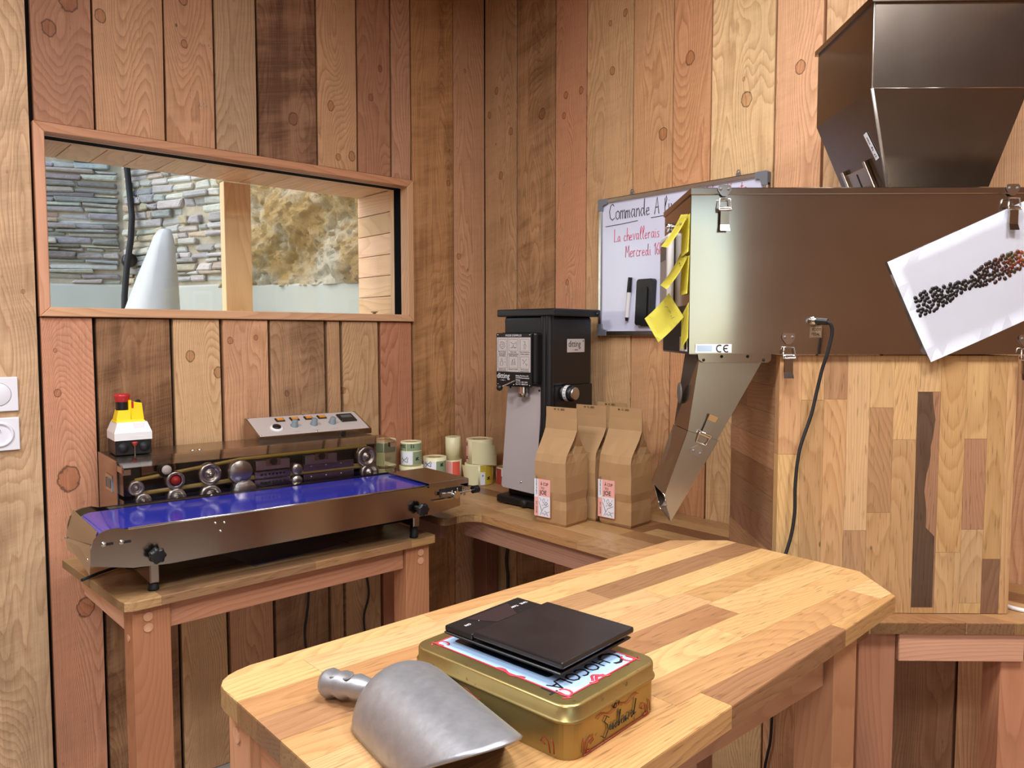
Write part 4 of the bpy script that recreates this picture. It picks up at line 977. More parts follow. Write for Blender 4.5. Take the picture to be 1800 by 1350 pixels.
for r_ in range(2):
    for c_ in range(3):
        u, z = .0585 + .0495 * c_, .539 - .056 * r_
        for q in ((u - .019, z - .019, u + .019, z - .0185), (u - .019, z + .0185, u + .019, z + .019), (u - .019, z - .019, u - .0185, z + .019), (u + .0185, z - .019, u + .019, z + .019)): mb.box((q[0], -.0308, q[1]), (q[2], -.0305, q[3]))
        for st in pics[r_ * 3 + c_]: mb.tube([(u + x * .0014, -.0307, z + y * .0014) for x, y in st], .0005, 4)
        text(p, caps[r_][c_], .0056, FP(u, z - .0245, .0306), M_PRINT, align='CENTER')
mb.box((.083, -.0308, .453), (.0834, -.0305, .563)); mb.box((.1325, -.0308, .453), (.1329, -.0305, .563)); mb.box((.035, -.0308, .508), (.181, -.0305, .5083)); mb.build('pictogram', M_PRINT, p)
mb = MB()
for u, z in ((.038, .572), (.178, .572), (.038, .410), (.108, .410), (.178, .410)): mb.lathe([(.0022, 0), (.0015, .001), (0, .0011)], T(u, -.030, z) @ Matrix.Rotation(R(90), 4, 'X'), 8)
mb.build('screw', M_CHROME, p)
mb = MB().mat(M_CHROME); mb.cyl((.118, -.034, .424), (.082, -.055, .405), .0022, 8); mb.mat(M_BLACK).lathe([(0, -.011), (.008, -.008), (.011, 0), (.008, .008), (0, .011)], T(.074, -.06, .400), 16); mb.build('lever', None, t)
MB().lathe([(.0155, .404), (.0165, .385), (.019, .370), (.0175, .372), (.0145, .386), (.0140, .404)], T(.128, -.004, 0), 26).build('spout', M_CHROME, t)
# leaning splash plate
sp = MB(); pts = []
def rrect(w, h, r, n=5):
    out = []
    for cx, cy, a in ((w / 2 - r, -h / 2 + r, -90), (w / 2 - r, h / 2 - r, 0), (-w / 2 + r, h / 2 - r, 90), (-w / 2 + r, -h / 2 + r, 180)): out += arc(cx, cy, r, a, a + 90, n)
    return out
sp.prism(rrect(.150, .350, .010), -.0015, .0015, axis='y'); M_SPL = plain('grey_plastic_plate', (172, 162, 160), .35, 0.0, noise=.04, nscale=6)
s = sp.build('splash_plate', M_SPL, t, T(.112, .006, .232) @ Matrix.Rotation(R(2.5), 4, 'Y') @ Matrix.Rotation(R(-3.0), 4, 'X'))
mb = MB()
for u, z in ((-.064, .163), (.064, .163)): mb.lathe([(.004, 0), (.003, .003), (0, .0035)], T(u, -.0015, z) @ Matrix.Rotation(R(90), 4, 'X'), 10)
mb.build('plate_screw', M_BLACK, s)
MB().lathe([(.004, 0), (.003, .003), (0, .0035)], T(.012, -.0015, -.145) @ Matrix.Rotation(R(90), 4, 'X'), 10).build('plate_screw', M_CHROME, s)
# dial and badge on the right side
RM = lambda v, z, o: axes((o, v, z), (0, 1, 0), (0, 0, 1), (1, 0, 0))
bg = MB().box((-.046, -.022, 0), (.046, .022, .0015), .001, 1).build('badge', M_SILVERP, bd, RM(.134, .537, .2362))
text(bg, 'ditting', .030, T(-.041, -.004, .0016), M_PRINT, sx=.86); text(bg, '\u2014 swiss \u2014', .009, T(-.020, -.016, .0016), M_PRINT); text(bg, '\u00ae', .008, T(.036, .012, .0016), M_PRINT)
d = MB().lathe([(.026, 0), (.026, .014), (.024, .014), (.024, .016), (.026, .018), (.026, .040), (.021, .046), (0, .046)], RM(.082, .383, .226), 30).build('grind_dial', M_BLACK, t)
MB().lathe([(.0263, .016), (.0263, .030)], RM(.082, .383, .226), 20, R(20), R(250)).build('dial_scale', M_WHITE, d)
mb = MB()
for k in range(10):
    a = R(30 + 22 * k); mb.box((.0263 * math.cos(a) - .0004, .0263 * math.sin(a) - .0004, .018), (.0263 * math.cos(a) + .0004, .0263 * math.sin(a) + .0006, .027), mtx=RM(.082, .383, .226))
mb.build('dial_mark', M_PRINT, d)
MB().lathe([(.0205, .046), (.0205, .051), (.019, .052), (0, .052)], RM(.082, .383, .226), 28).build('dial_cap', M_ALU, d)

# ------------------------------------------------------------------ kraft coffee bags
def bag(x, y, rot, label, seed, with_label):
    """origin at the front right bottom corner; the front runs to -x"""
    rnd = random.Random(seed); j = lambda k: rnd.uniform(-k, k)
    t = thing('coffee_bag', label, 'bag', (x, y, ZC + .0005), rot, 'kraft coffee bags')
    w, d = .115, .105
    rows = []
    # z, front y, back y, left inset, right inset, gusset depth
    lev = [(0, .004, d - .004, .004, .004, 0), (.008, 0, d, 0, 0, .0), (.05, -.001, d, -.001, -.001, .003), (.075, .002, d - .002, .001, .002, .002), (.10, -.002, d + .001, -.002, -.001, .0), (.15, -.004, d + .002, -.002, -.001, .0),
           (.19, -.003, d, -.001, 0, .004), (.212, .002, d - .004, .0, .0, .012), (.235, .018, d - .022, -.002, .001, .026), (.262, .036, d - .042, -.004, -.002, .036), (.285, .0475, .0535, -.004, -.003, .040), (.320, .0490, .0515, -.002, -.002, .040), (.352, .0485, .0500, -.001, -.001, .040)]
    mb = MB(); bm = mb.bm; n = 5
    for z, y0, y1, li, ri, gs in lev:
        row = []; k = .0022 if .01 < z < .26 else .0006
        for i in range(n + 1): u = i / n; row.append((-w + li + (w - li - ri) * u, y0 - .003 * math.sin(PI * u) * (.06 < z < .2) + j(k), z + j(k * .4)))
        for u in (.25, .5, .75): row.append((-ri - gs * (1 - abs(2 * u - 1)), y0 + (y1 - y0) * u + j(k * .5), z))
        for i in range(n + 1): u = 1 - i / n; row.append((-w + li + (w - li - ri) * u, y1 + .002 * math.sin(PI * u) * (.06 < z < .2) + j(k), z))
        for u in (.75, .5, .25): row.append((-w + li + gs * (1 - abs(2 * u - 1)), y0 + (y1 - y0) * u + j(k * .5), z))
        rows.append([bm.verts.new(p) for p in row])
    N = len(rows[0])
    for a, b in zip(rows, rows[1:]):
        for i in range(N): bm.faces.new((a[i], a[(i + 1) % N], b[(i + 1) % N], b[i]))
    bm.faces.new(rows[0][::-1]); bm.faces.new(rows[-1])
    mb.build('sack', M_KRAFT, t)
    BF = lambda u, z, o=.0052: axes((u, -o, z), (1, 0, 0), (0, 0, 1), (0, -1, 0))
    text(t, '04  12  2023', .008, axes((-.085, .0474, .343), (1, 0, 0), (0, 0, 1), (0, -1, 0)), M_PRINT, 'stamp')
    if with_label:
        l = MB().box((-.1155, -.0088, .022), (-.054, -.0070, .136)).mat(M_PINK).build('front_label', M_PINK, t)
        MB().box((-.099, -.0091, .023), (-.0545, -.0086, .084)).build('white_field', M_PAPER, l)
        MB().box((-.1152, -.0091, .080), (-.100, -.0086, .1355)).build('side_strip', M_PAPER, l)
        text(l, '\u00c0 CUP', .013, BF(-.091, .118, .0092), M_PRINT, sx=.8); text(l, 'TO', .010, BF(-.090, .106, .0092), M_PRINT); text(l, 'JOE', .019, BF(-.094, .090, .0092), M_PRINT, ext=.0004, sx=.9)
        text(l, 'CAF\u00c9 DE SP\u00c9CIALIT\u00c9', .0062, axes((-.104, -.0093, .088), (0, 0, 1), (-1, 0, 0), (0, -1, 0)), M_PRINT); text(l, 'GRAINS 1 KG', .0062, axes((-.104, -.0090, .030), (0, 0, 1), (-1, 0, 0), (0, -1, 0)), M_PRINT)
        mb = MB()
        q = lambda pts, r=.0010: mb.tube([(-.099 + x * .001, -.0093, .023 + z * .001) for x, z in pts], r, 5, flat=.4)
        q([(6, 4), (14, 16), (20, 27), (30, 31), (40, 36)]); q([(2, 44), (8, 30), (14, 16)]); q([(16, 50), (20, 40), (26, 48), (22, 56), (16, 50)], .0008); q([(24, 38), (30, 46), (36, 42), (30, 36), (24, 38)], .0014)
        q([(14, 34), (20, 36)]); q([(34, 48), (38, 56)], .0008); q([(12, 6), (18, 12), (24, 6), (30, 12), (38, 4)]); q([(4, 56), (10, 52), (8, 46)], .0008); q([(24, 18), (34, 14), (42, 18)])
        mb.build('bird_drawing', M_PRINT, l)
    return t
bag(.872, -.409, 7, 'kraft coffee bag in front, nearest the grinder base', 1, True)
bag(1.008, -.275, 5, 'kraft coffee bag standing alone right of the other three', 2, True)
bag(.878, -.287, 5, 'kraft coffee bag squeezed directly behind the front bag', 3, False)
bag(.858, -.165, 5, 'rearmost kraft coffee bag against the plank wall', 4, False)

# ------------------------------------------------------------------ whiteboard with marker and eraser
t = thing('whiteboard', 'grey framed whiteboard with handwriting hung behind the steel dispenser', 'whiteboard', (.638, -.004, 1.406))
BW, BH = .642, .466
MB().box((.012, -.010, .012), (BW - .012, -.003, BH - .012)).build('panel', M_BOARD, t)
for q in ((.03, 0, BW - .03, .016), (.03, BH - .016, BW - .03, BH), (0, .03, .016, BH - .03), (BW - .016, .03, BW, BH - .03)):
    MB().box((q[0], -.0165, q[1]), (q[2], -.002, q[3]), .003, 2).build('frame_rail', M_ALU, t)
M_CORNER = plain('grey_corner_cap', (118, 120, 128), .5)
for cx, cz in ((0, 0), (BW, 0), (0, BH), (BW, BH)):
    sx, sz = (1 if cx == 0 else -1), (1 if cz == 0 else -1)
    mb = MB(); p = [(0, 0), (.040, 0), (.040, .019), (.026, .021), (.021, .026), (.019, .040), (0, .040)]
    p = [(.004, 0)] + p[1:] + [(0, .004)]; p = [(cx + sx * a, cz + sz * b) for a, b in p]
    mb.prism(p, -.0185, -.001, axis='y'); mb.build('corner_cap', M_CORNER, t)
for x in (.14, .54):
    mb = MB().box((x - .008, -.006, BH - .002), (x + .008, -.003, BH + .010), .002, 1); mb.tube([(x + .005 * math.cos(a), -.0045, BH + .013 + .005 * math.sin(a)) for a in [k * PI / 5 for k in range(10)]], .0015, 6, True); mb.build('hanger', M_GREYMET, t)
GL = {'C': [[(.62, .85), (.45, 1), (.2, .9), (.06, .55), (.15, .15), (.45, 0), (.7, .12)]], 'o': [[(.3, .5), (.08, .42), (.05, .15), (.25, 0), (.45, .1), (.47, .38), (.3, .5)]],
      'm': [[(.05, 0), (.08, .5)], [(.08, .38), (.25, .5), (.3, .3), (.3, 0)], [(.3, .38), (.48, .5), (.54, .3), (.55, 0)]], 'a': [[(.42, .45), (.2, .5), (.05, .25), (.18, 0), (.38, .15), (.44, .48), (.42, .1), (.52, 0)]],
      'n': [[(.05, 0), (.08, .5)], [(.08, .36), (.28, .5), (.38, .35), (.40, 0)]], 'd': [[(.42, .42), (.2, .48), (.05, .22), (.2, 0), (.4, .15), (.48, 1), (.44, .2), (.54, 0)]], 'e': [[(.06, .24), (.4, .3), (.36, .48), (.18, .48), (.05, .22), (.18, 0), (.46, .08)]],
      'A': [[(0, 0), (.3, 1), (.5, 0)], [(.1, .4), (.46, .4)]], 'l': [[(.1, .3), (.32, .8), (.26, 1), (.12, .85), (.12, .1), (.28, 0)]], 'i': [[(.12, .5), (.12, .06), (.22, 0)], [(.13, .68), (.14, .70)]],
      'v': [[(.04, .5), (.2, 0), (.4, .5)]], 'r': [[(.06, .5), (.08, 0)], [(.08, .34), (.22, .5), (.36, .46)]], 'L': [[(.1, 1), (.06, 0), (.5, .06)]], 'c': [[(.4, .42), (.2, .5), (.05, .25), (.18, 0), (.42, .08)]],
      'h': [[(.08, 1), (.05, 0)], [(.06, .3), (.26, .48), (.36, .3), (.36, 0)]], 's': [[(.38, .46), (.14, .48), (.12, .32), (.34, .2), (.3, .02), (.05, .03)]], 'M': [[(.04, 0), (.12, 1), (.34, .4), (.6, 1), (.66, 0)]],
      '1': [[(.05, .75), (.25, 1), (.22, 0)]], '6': [[(.4, .95), (.1, .55), (.08, .15), (.28, 0), (.42, .2), (.28, .45), (.1, .35)]], '-': [[(.08, .28), (.3, .3)]], 'f': [[(.4, .9), (.25, 1), (.18, .7), (.14, 0)], [(.02, .5), (.34, .52)]],
      't': [[(.2, .85), (.18, .1), (.32, 0)], [(.04, .55), (.36, .57)]], 'N': [[(.05, 0), (.1, 1), (.5, .05), (.56, 1)]], '8': [[(.25, .5), (.08, .75), (.25, 1), (.42, .75), (.25, .5), (.05, .2), (.25, 0), (.45, .2), (.25, .5)]], 'y': [[(.05, .5), (.2, .1)], [(.42, .5), (.1, -.4)]], ' ': []}
def write(parent, s, x, z, size, mat, slope=0.0, track=.10, rad=.0011, yy=-.0105, nar=.72):
    mb = MB(); rnd = random.Random(len(s))
    for ch in s:
        g = GL[ch]; wd = max([p[0] for st in g for p in st], default=.35); k = rnd.uniform(.92, 1.08)
        for st in g: mb.tube([(x + p[0] * size * k * nar, yy, z + p[1] * size * k + slope * 0) for p in st], rad, 6)
        x += (wd + track) * size * nar; z += slope * size * .5
    mb.build('handwriting', mat, parent)
write(t, 'Commande A livrer', .045, BH - .075, .054, M_PRINT, .0, .10, .0013, nar=.66)
MB().tube([(.03, -.0105, BH - .094), (.10, -.0105, BH - .092), (.17, -.0105, BH - .088)], .0011, 6).build('underline', M_PRINT, t)
MB().tube([(.225, -.0105, BH - .085), (.42, -.0105, BH - .080)], .0011, 6).build('underline', M_PRINT, t)
write(t, 'La chevallerais', .068, BH - .150, .040, M_REDINK, .0, .08, .0010, nar=.66); write(t, 'Mercredi 16h-', .118, BH - .205, .040, M_REDINK, 0, .08, .0010, nar=.66)
write(t, '8 Hay Nants'.replace('H', 'h'), .43, BH - .052, .036, M_REDINK, 0, .08, .0010)
t = thing('board_marker', 'white board marker with black cap stuck on the whiteboard', 'marker', (.768, -.0225, 1.455), 0)
MB().cyl((.004, 0, .012), (.0125, 0, .095), .0068, 14).build('barrel', M_WHITE, t); MB().cyl((.0125, 0, .095), (.017, 0, .144), .0080, 14, .0070).build('cap', M_BLACK, t); MB().cyl((.0035, 0, .0), (.004, 0, .012), .0045, 12, .006).build('end_plug', M_BLACK, t)
MB().box((.0185, -.010, .108), (.0205, -.0065, .138)).build('clip', M_BLACK, t)
t = thing('board_eraser', 'long black magnetic eraser on the whiteboard', 'eraser', (.853, -.0150, 1.515))
MB().prism([(p[0] + .004 * (p[1] / .08), p[1]) for p in rrect(.068, .150, .010)], -.020, -.001, axis='y').build('grip', M_BLACK, t)
MB().prism([(p[0] + .003 * (p[1] / .08), p[1]) for p in rrect(.030, .100, .008)], -.024, -.019, axis='y').build('handle_ridge', M_BLACKM, t)
MB().box((-.028, -.0012, -.079), (.028, -.0002, .070)).build('felt', M_GREYMET, t)

# ------------------------------------------------------------------ stainless dispenser, hopper and what hangs on them
DZ = 1.370
t = thing('bean_dispenser', 'brushed stainless steel weigh filling box on the oak cabinet', 'machine', (DX, DY, DZ), DA)
UW, VD, HH = .70, .293, .314
def face(u, v):
    """front sheet, slightly domed near its left end as the real thin sheet is"""
    x = u * UW; zz2 = v * HH
    b = .0042 * math.exp(-(x / .055) ** 2) + .0012 * math.sin(5.2 * x + 2.2 * zz2) * math.sin(PI * v)
    return (x, b * (0.35 + .65 * math.sin(PI * min(1, v + .12))), zz2)
MB().grid(44, 10, face).build('front_sheet', M_STEEL, t)
mb = MB(); mb.box((0, .0065, .0), (.0015, VD, HH)); mb.box((UW - .0015, .0065, 0), (UW, VD, HH)); mb.box((0, VD - .0015, 0), (UW, VD, HH)); mb.box((.0, .0, -.0012), (UW, VD, .0003)); mb.build('shell', M_STEEL, t)
l = MB().box((-.003, -.004, HH), (UW + .003, VD + .003, HH + .0135), .0015, 1).build('lid', M_STEEL, t)
MB().box((-.0015, .008, .002), (-.0002, VD - .004, .098)).build('black_side_panel', M_BLACK, t)
def latch(u, z, ang, parent=t, v=-.001, up=False, name='toggle_latch'):
    m = T(u, v, z) @ Matrix.Rotation(R(ang), 4, 'Y')
    pl = MB().prism([(-.013, .004), (-.008, -.004), (-.004, -.008), (.004, -.008), (.008, -.004), (.013, .004), (.013, .010), (.010, .014), (-.010, .014), (-.013, .010)], -.0022, 0, axis='y').build(name, M_CHROME, parent, m)
    for x in (-.0075, .0075): MB().lathe([(.0032, 0), (.0026, .0014), (0, .0018)], T(x, -.0022, .006) @ Matrix.Rotation(R(90), 4, 'X'), 10).build('screw', M_GREYMET, pl)
    MB().tube([(-.010, -.006, -.014), (.010, -.006, -.014), (.012, -.008, -.030), (.012, -.010, -.036), (-.012, -.010, -.036), (-.012, -.008, -.030)], .0017, 6, True).build('wire_loop', M_CHROME, pl)
    MB().cyl((-.012, -.0055, -.032), (.012, -.0055, -.032), .0034, 10).build('hook_roll', M_CHROME, pl)
    mb = MB().hexa([(-.008, -.0085, -.030), (.008, -.0085, -.030), (.008, -.004, -.030), (-.008, -.004, -.030), (-.0085, -.0075, -.064), (.0085, -.0075, -.064), (.0085, -.0025, -.064), (-.0085, -.0025, -.064)])
    mb.hexa([(-.0085, -.0075, -.064), (.0085, -.0075, -.064), (.0085, -.0045, -.064), (-.0085, -.0045, -.064), (-.0095, -.0115, -.076), (.0095, -.0115, -.076), (.0095, -.0090, -.076), (-.0095, -.0090, -.076)])
    mb.build('lever', M_STEEL, pl); return pl
latch(.063, .318, 0, v=-.0052); latch(.625, .318, 0, v=-.0052); latch(.196, .027, 0); latch(.664, .024, 0)
s = MB().box((.012, -.0006, .002), (.084, .0046, .019)).build('rating_label', M_PAPER, t)
FD = lambda u, z, o=.0008: axes((u, -o, z), (1, 0, 0), (0, 0, 1), (0, -1, 0))
MB().box((.015, -.0009, .0045), (.045, -.0006, .0165)).build('printed_table', M_PBLUE, s)
mb = MB()
for cx in (.060, .074): mb.tube([(cx + .0062 * math.cos(R(a)), -.0009, .0105 + .0068 * math.sin(R(a))) for a in range(60, 301, 20)], .0012, 6)
mb.tube([(.0685, -.0009, .0105), (.0755, -.0009, .0105)], .0012, 6); mb.build('ce_mark', M_PRINT, s)
s = MB().box((.239, -.0016, .032), (.262, .0, .056)).build('foot_pedal_label', plain('bronze_label', (150, 122, 92), .5), t)
mb = MB()
for q in ((.240, .033, .261, .0334), (.240, .0546, .261, .055), (.240, .033, .2404, .055), (.2606, .033, .261, .055)): mb.box((q[0], -.0019, q[1]), (q[2], -.0016, q[3]))
mb.build('border', M_PRINT, s); text(s, 'FOOT', .0082, FD(.2425, .0455, .0018), M_PRINT, sx=.82); text(s, 'PEDAL', .0082, FD(.2415, .036, .0018), M_PRINT, sx=.72)
MB().lathe([(.009, 0), (.009, .006), (.0075, .008), (.0075, .016), (0, .016)], T(.244, 0, .065) @ Matrix.Rotation(R(90), 4, 'X'), 18).build('socket', M_CHROME, t)
# controller and knob on the left side
c = MB().box((-.016, .160, .094), (-.001, .262, .262), .008, 3).build('controller', M_WHITE, t)
MB().box((-.0172, .172, .108), (-.0158, .250, .248)).build('keypad', plain('grey_keypad', (150, 146, 142), .4), c); MB().box((-.0178, .178, .205), (-.0168, .244, .238)).build('display', M_LCD, c)
MB().lathe([(.010, 0), (.010, .006), (.006, .010), (0, .010)], T(-.001, .226, .281) @ Matrix.Rotation(R(-90), 4, 'Y'), 14).build('side_knob', M_CHROME, t)
s = MB().box((-.0022, .014, .004), (-.0012, .060, .040)).build('barcode_sticker', M_PAPER, t); mb = MB()
for k in range(9): mb.box((-.0026, .018 + .0022 * k, .008), (-.0022, .018 + .0022 * k + random.choice([.0006, .0012]), .028))
mb.build('barcode', M_PRINT, s); text(s, 'EPH', .010, axes((-.0025, .058, .028), (0, -1, 0), (0, 0, 1), (-1, 0, 0)), M_PRINT)
s = MB().box((-.0022, .064, .004), (-.0012, .09, .034)).build('grey_sticker', M_SILVERP, t)
# chute
def quadprism(f, back, dv): # front polygon with its own back polygon
    return [(*f[i][:1], dv[0], f[i][1]) for i in range(4)]
ch = MB()
F1 = [(.004, -.158), (.064, -.177), (.152, -.016), (.026, -.004)]; B1 = [(.0, -.158), (.060, -.177), (.150, -.012), (.020, .0)]
ch.hexa([(F1[0][0], .022, F1[0][1]), (F1[1][0], .022, F1[1][1]), (F1[1][0] - .004, .105, F1[1][1] + .004), (F1[0][0] - .012, .105, F1[0][1] + .004), (F1[3][0], .022, F1[3][1]), (F1[2][0], .022, F1[2][1]), (F1[2][0], .15, F1[2][1] + .012), (F1[3][0] - .004, .15, F1[3][1])])
chute = ch.build('chute', M_STEELD, t)
MB().prism([(.018, .0), (.165, .0), (.165, -.012), (.160, -.018), (.030, -.018), (.020, -.012)], .006, .020, axis='y').build('flange', M_STEEL, chute)
mb = MB()
for u, z in ((.030, -.013), (.066, -.006), (.118, -.006), (.150, -.013)): mb.lathe([(.0033, 0), (.002, .0015), (0, .002)], T(u, .006, z) @ Matrix.Rotation(R(90), 4, 'X'), 8)
mb.build('rivet', M_DARK, chute)
mb = MB(); th = .0016
def sheet(pts):
    c_ = sum((Vector(p) for p in pts), Vector()) / 4; n_ = (Vector(pts[1]) - Vector(pts[0])).cross(Vector(pts[3]) - Vector(pts[0])).normalized() * th
    mb.hexa([pts[0], pts[1], pts[2], pts[3]] + [tuple(Vector(p) + n_) for p in pts])
fa = [(-.042, .0215, -.290), (-.029, .0215, -.346), (.0645, .0215, -.1775), (.0035, .0215, -.1585)]
bk = [(-.054, .082, -.279), (-.040, .082, -.332), (.060, .104, -.174), (-.009, .104, -.155)]
sheet(fa); sheet([bk[0], bk[3], bk[2], bk[1]]); sheet([fa[0], fa[3], bk[3], bk[0]]); sheet([fa[1], bk[1], bk[2], fa[2]])
sp = mb.build('chute_spout', M_STEELD, t)
mb = MB().tube([fa[0], fa[1], bk[1], bk[0]], .0014, 6, True); mb.build('spout_lip', M_CHROME, sp)
MB().lathe([(.0, 0), (.022, 0), (.022, .002), (.018, .003), (0, .003)], axes((-.0005, .085, -.085), (0, 1, 0), (0, 0, 1), (-1, 0, 0)), 20).build('port_cover', M_GREYMET, chute)
latch(.024, -.196, 203, v=.020, name='toggle_latch')
# hopper
t = thing('bean_hopper', 'large stainless steel feed hopper on top of the dispenser', 'hopper', tuple(Dp(.353, .010, DZ + HH + .0138)), DA)
W0, V0 = .305, .290; zt_, zm = .360, .194
bt = [(.085, .100), (.285, .100), (.285, .286), (.085, .286)]; tp = [(0, 0), (W0, 0), (W0, V0), (0, V0)]
mb = MB(); bm = mb.bm
R0 = [bm.verts.new((p[0], p[1], 0)) for p in bt]; R1 = [bm.verts.new((p[0], p[1], zm)) for p in tp]; R2 = [bm.verts.new((p[0], p[1], zt_)) for p in tp]
for a, b in ((R0, R1), (R1, R2)):
    for i in range(4): bm.faces.new((a[i], a[(i + 1) % 4], b[(i + 1) % 4], b[i]))
bm.faces.new(R0[::-1])
bmesh.ops.solidify(bm, geom=bm.faces[:], thickness=.0015)
hp = mb.build('body', M_STEELD, t)
mb = MB()
for q in ((-.006, -.006, W0 + .006, .002), (-.006, V0 - .002, W0 + .006, V0 + .006), (-.006, .002, .002, V0 - .002), (W0 - .002, .002, W0 + .006, V0 - .002)): mb.box((q[0], q[1], zt_ - .002), (q[2], q[3], zt_ + .010))
mb.build('rim', M_STEEL, t)
M_WELD = plain('ground_weld', (196, 192, 186), .42, .8, noise=.2, nscale=120)
MB().tube([(.0825, .097, .006), (0, 0, zm)], .0032, 6).build('weld_seam', M_WELD, t); MB().tube([(0, 0, zm), (0, 0, zt_ - .002)], .0014, 6).build('weld_seam', M_WELD, t)
MB().tube([(0, 0, zm), (W0, 0, zm)], .0008, 6).build('fold_line', M_STEEL, t)
# slide gate on the sloping left face
e1 = Vector((0, -1, 0)); up_ = (Vector((0, .19, zm)) - Vector((.085, .19, 0))).normalized(); nrm = e1.cross(up_).normalized()
if nrm.x > 0: nrm = -nrm
def HM(yv, s, o=0.0): return axes(Vector((.085, yv, 0)) + up_ * s + nrm * o, e1, up_, nrm) if e1.cross(up_).dot(nrm) > 0 else axes(Vector((.085, yv, 0)) + up_ * s + nrm * o, -e1, up_, nrm)
g = MB().box((-.052, -.004, 0), (.052, .074, .003), .001, 1).build('slide_gate', M_STEELD, t, HM(.185, .006, .001))
for sx_ in (-1, 1): MB().box((sx_ * .056 - .006, -.006, 0), (sx_ * .056 + .006, .085, .008), .001, 1).build('gate_rail', M_STEEL, g)
MB().box((-.0025, .012, .0031), (.0025, .066, .0036)).build('gate_slot', M_DARK, g)
mb = MB().cyl((0, .03, .003), (0, .03, .016), .004, 12); mb.box((-.020, .027, .008), (-.003, .033, .013), .002, 1); mb.box((.003, .027, .008), (.020, .033, .013), .002, 1); mb.build('wing_nut', M_CHROME, g)
s = MB().box((-.0075, -.030, 0), (.0075, .030, .0008)).build('paper_strip', M_PAPER, t, HM(.085, .112, .0014) @ rz(8)); text(s, '27  kg  max', .010, axes((.003, -.026, .0009), (0, 1, 0), (-1, 0, 0), (0, 0, 1)), M_PRINT)
# sticky notes on the left side of the dispenser
def note(u, v, z, yaw, roll_, label, wr=True, tilt=0.0, k=.010):
    """a curled square note: yaw turns it about the vertical, roll_ tilts it in its own plane"""
    m = Matrix.Translation(Dp(u, v, DZ + z)) @ rz(DA + yaw) @ Matrix.Rotation(R(roll_), 4, 'Y') @ Matrix.Rotation(R(-tilt), 4, 'X')
    t = thing('sticky_note', label, 'note', (0, 0, 0), 0, 'yellow sticky notes on the dispenser side'); t.matrix_basis = m
    cv = lambda x, y: k * (y / .076) ** 2
    mb = MB().grid(4, 8, lambda a, b: (-.038 + .076 * a, -cv(0, .076 * (1 - b)), -.076 * (1 - b)))
    bmesh.ops.solidify(mb.bm, geom=mb.bm.faces[:], thickness=.0004); mb.build('note_paper', M_NOTE, t)
    if wr:
        mb = MB(); rnd = random.Random(int(z * 1000))
        for k in range(3):
            x = -.022
            for q in range(3):
                h_ = -.022 - .016 * k; mb.tube([(x + .012 * s_, -cv(0, -h_) - .0014, h_ + rnd.uniform(-.004, .005)) for s_ in (0, .3, .6, .9)], .0004, 4); x += .015
        mb.build('pencil_note', M_GREYMET, t)
note(-.003, .052, .284, -90, 8, 'curled yellow sticky note at the top of the dispenser side', True, 22, .012)
note(-.002, .040, .276, -90, -4, 'yellow sticky note folded back behind the topmost note', False, 2, .001)
note(-.003, .052, .202, -90, 10, 'yellow sticky note hanging edge-on below the top pair', True, 20, .014)
note(-.002, .040, .196, -90, 0, 'yellow sticky note flat against the steel, second pair', False, 2, .001)
note(-.016, .060, .100, -68, 42, 'large curled yellow sticky note pointing left at the bottom', True, 14, .012)
note(-.003, .034, .090, -90, -20, 'yellow sticky note half hidden by the bottom curled note', False, 3, .002)
# printed sheet of beans held by the right latch
t = thing('bean_poster', 'tilted white sheet printed with a strip of coffee beans', 'poster', tuple(Dp(.386, -.0048, DZ + .181)), DA)
PA = Matrix.Rotation(R(-24.2), 4, 'Y')
mb = MB().grid(12, 8, lambda a, b: (.300 * a, -.0016 * math.sin(PI * a * 1.6) - .006 * (1 - a) * (1 - b) ** 3, -.2165 * (1 - b)))
bmesh.ops.solidify(mb.bm, geom=mb.bm.faces[:], thickness=.0003); sh = mb.build('sheet', M_PAPER, t, PA)
m_, nt_, bs_ = new_mat('printed_beans'); a_ = nt_.nodes.new('ShaderNodeAttribute'); a_.attribute_name = 'Col'; nt_.links.new(a_.outputs[0], bs_.inputs['Base Color']); bs_.inputs['Roughness'].default_value = .4
mb = MB(); bm = mb.bm; cl = bm.loops.layers.color.new('Col'); rnd = random.Random(11)
stops = [(0, (44, 28, 22)), (.35, (62, 38, 26)), (.6, (112, 74, 46)), (.85, (176, 134, 88)), (1.0, (214, 184, 142))]
def grad(f):
    for (a, ca), (b, cb2) in zip(stops, stops[1:]):
        if f <= b: k = (f - a) / (b - a); return tuple(x + (y - x) * k for x, y in zip(ca, cb2))
    return stops[-1][1]
placed = []
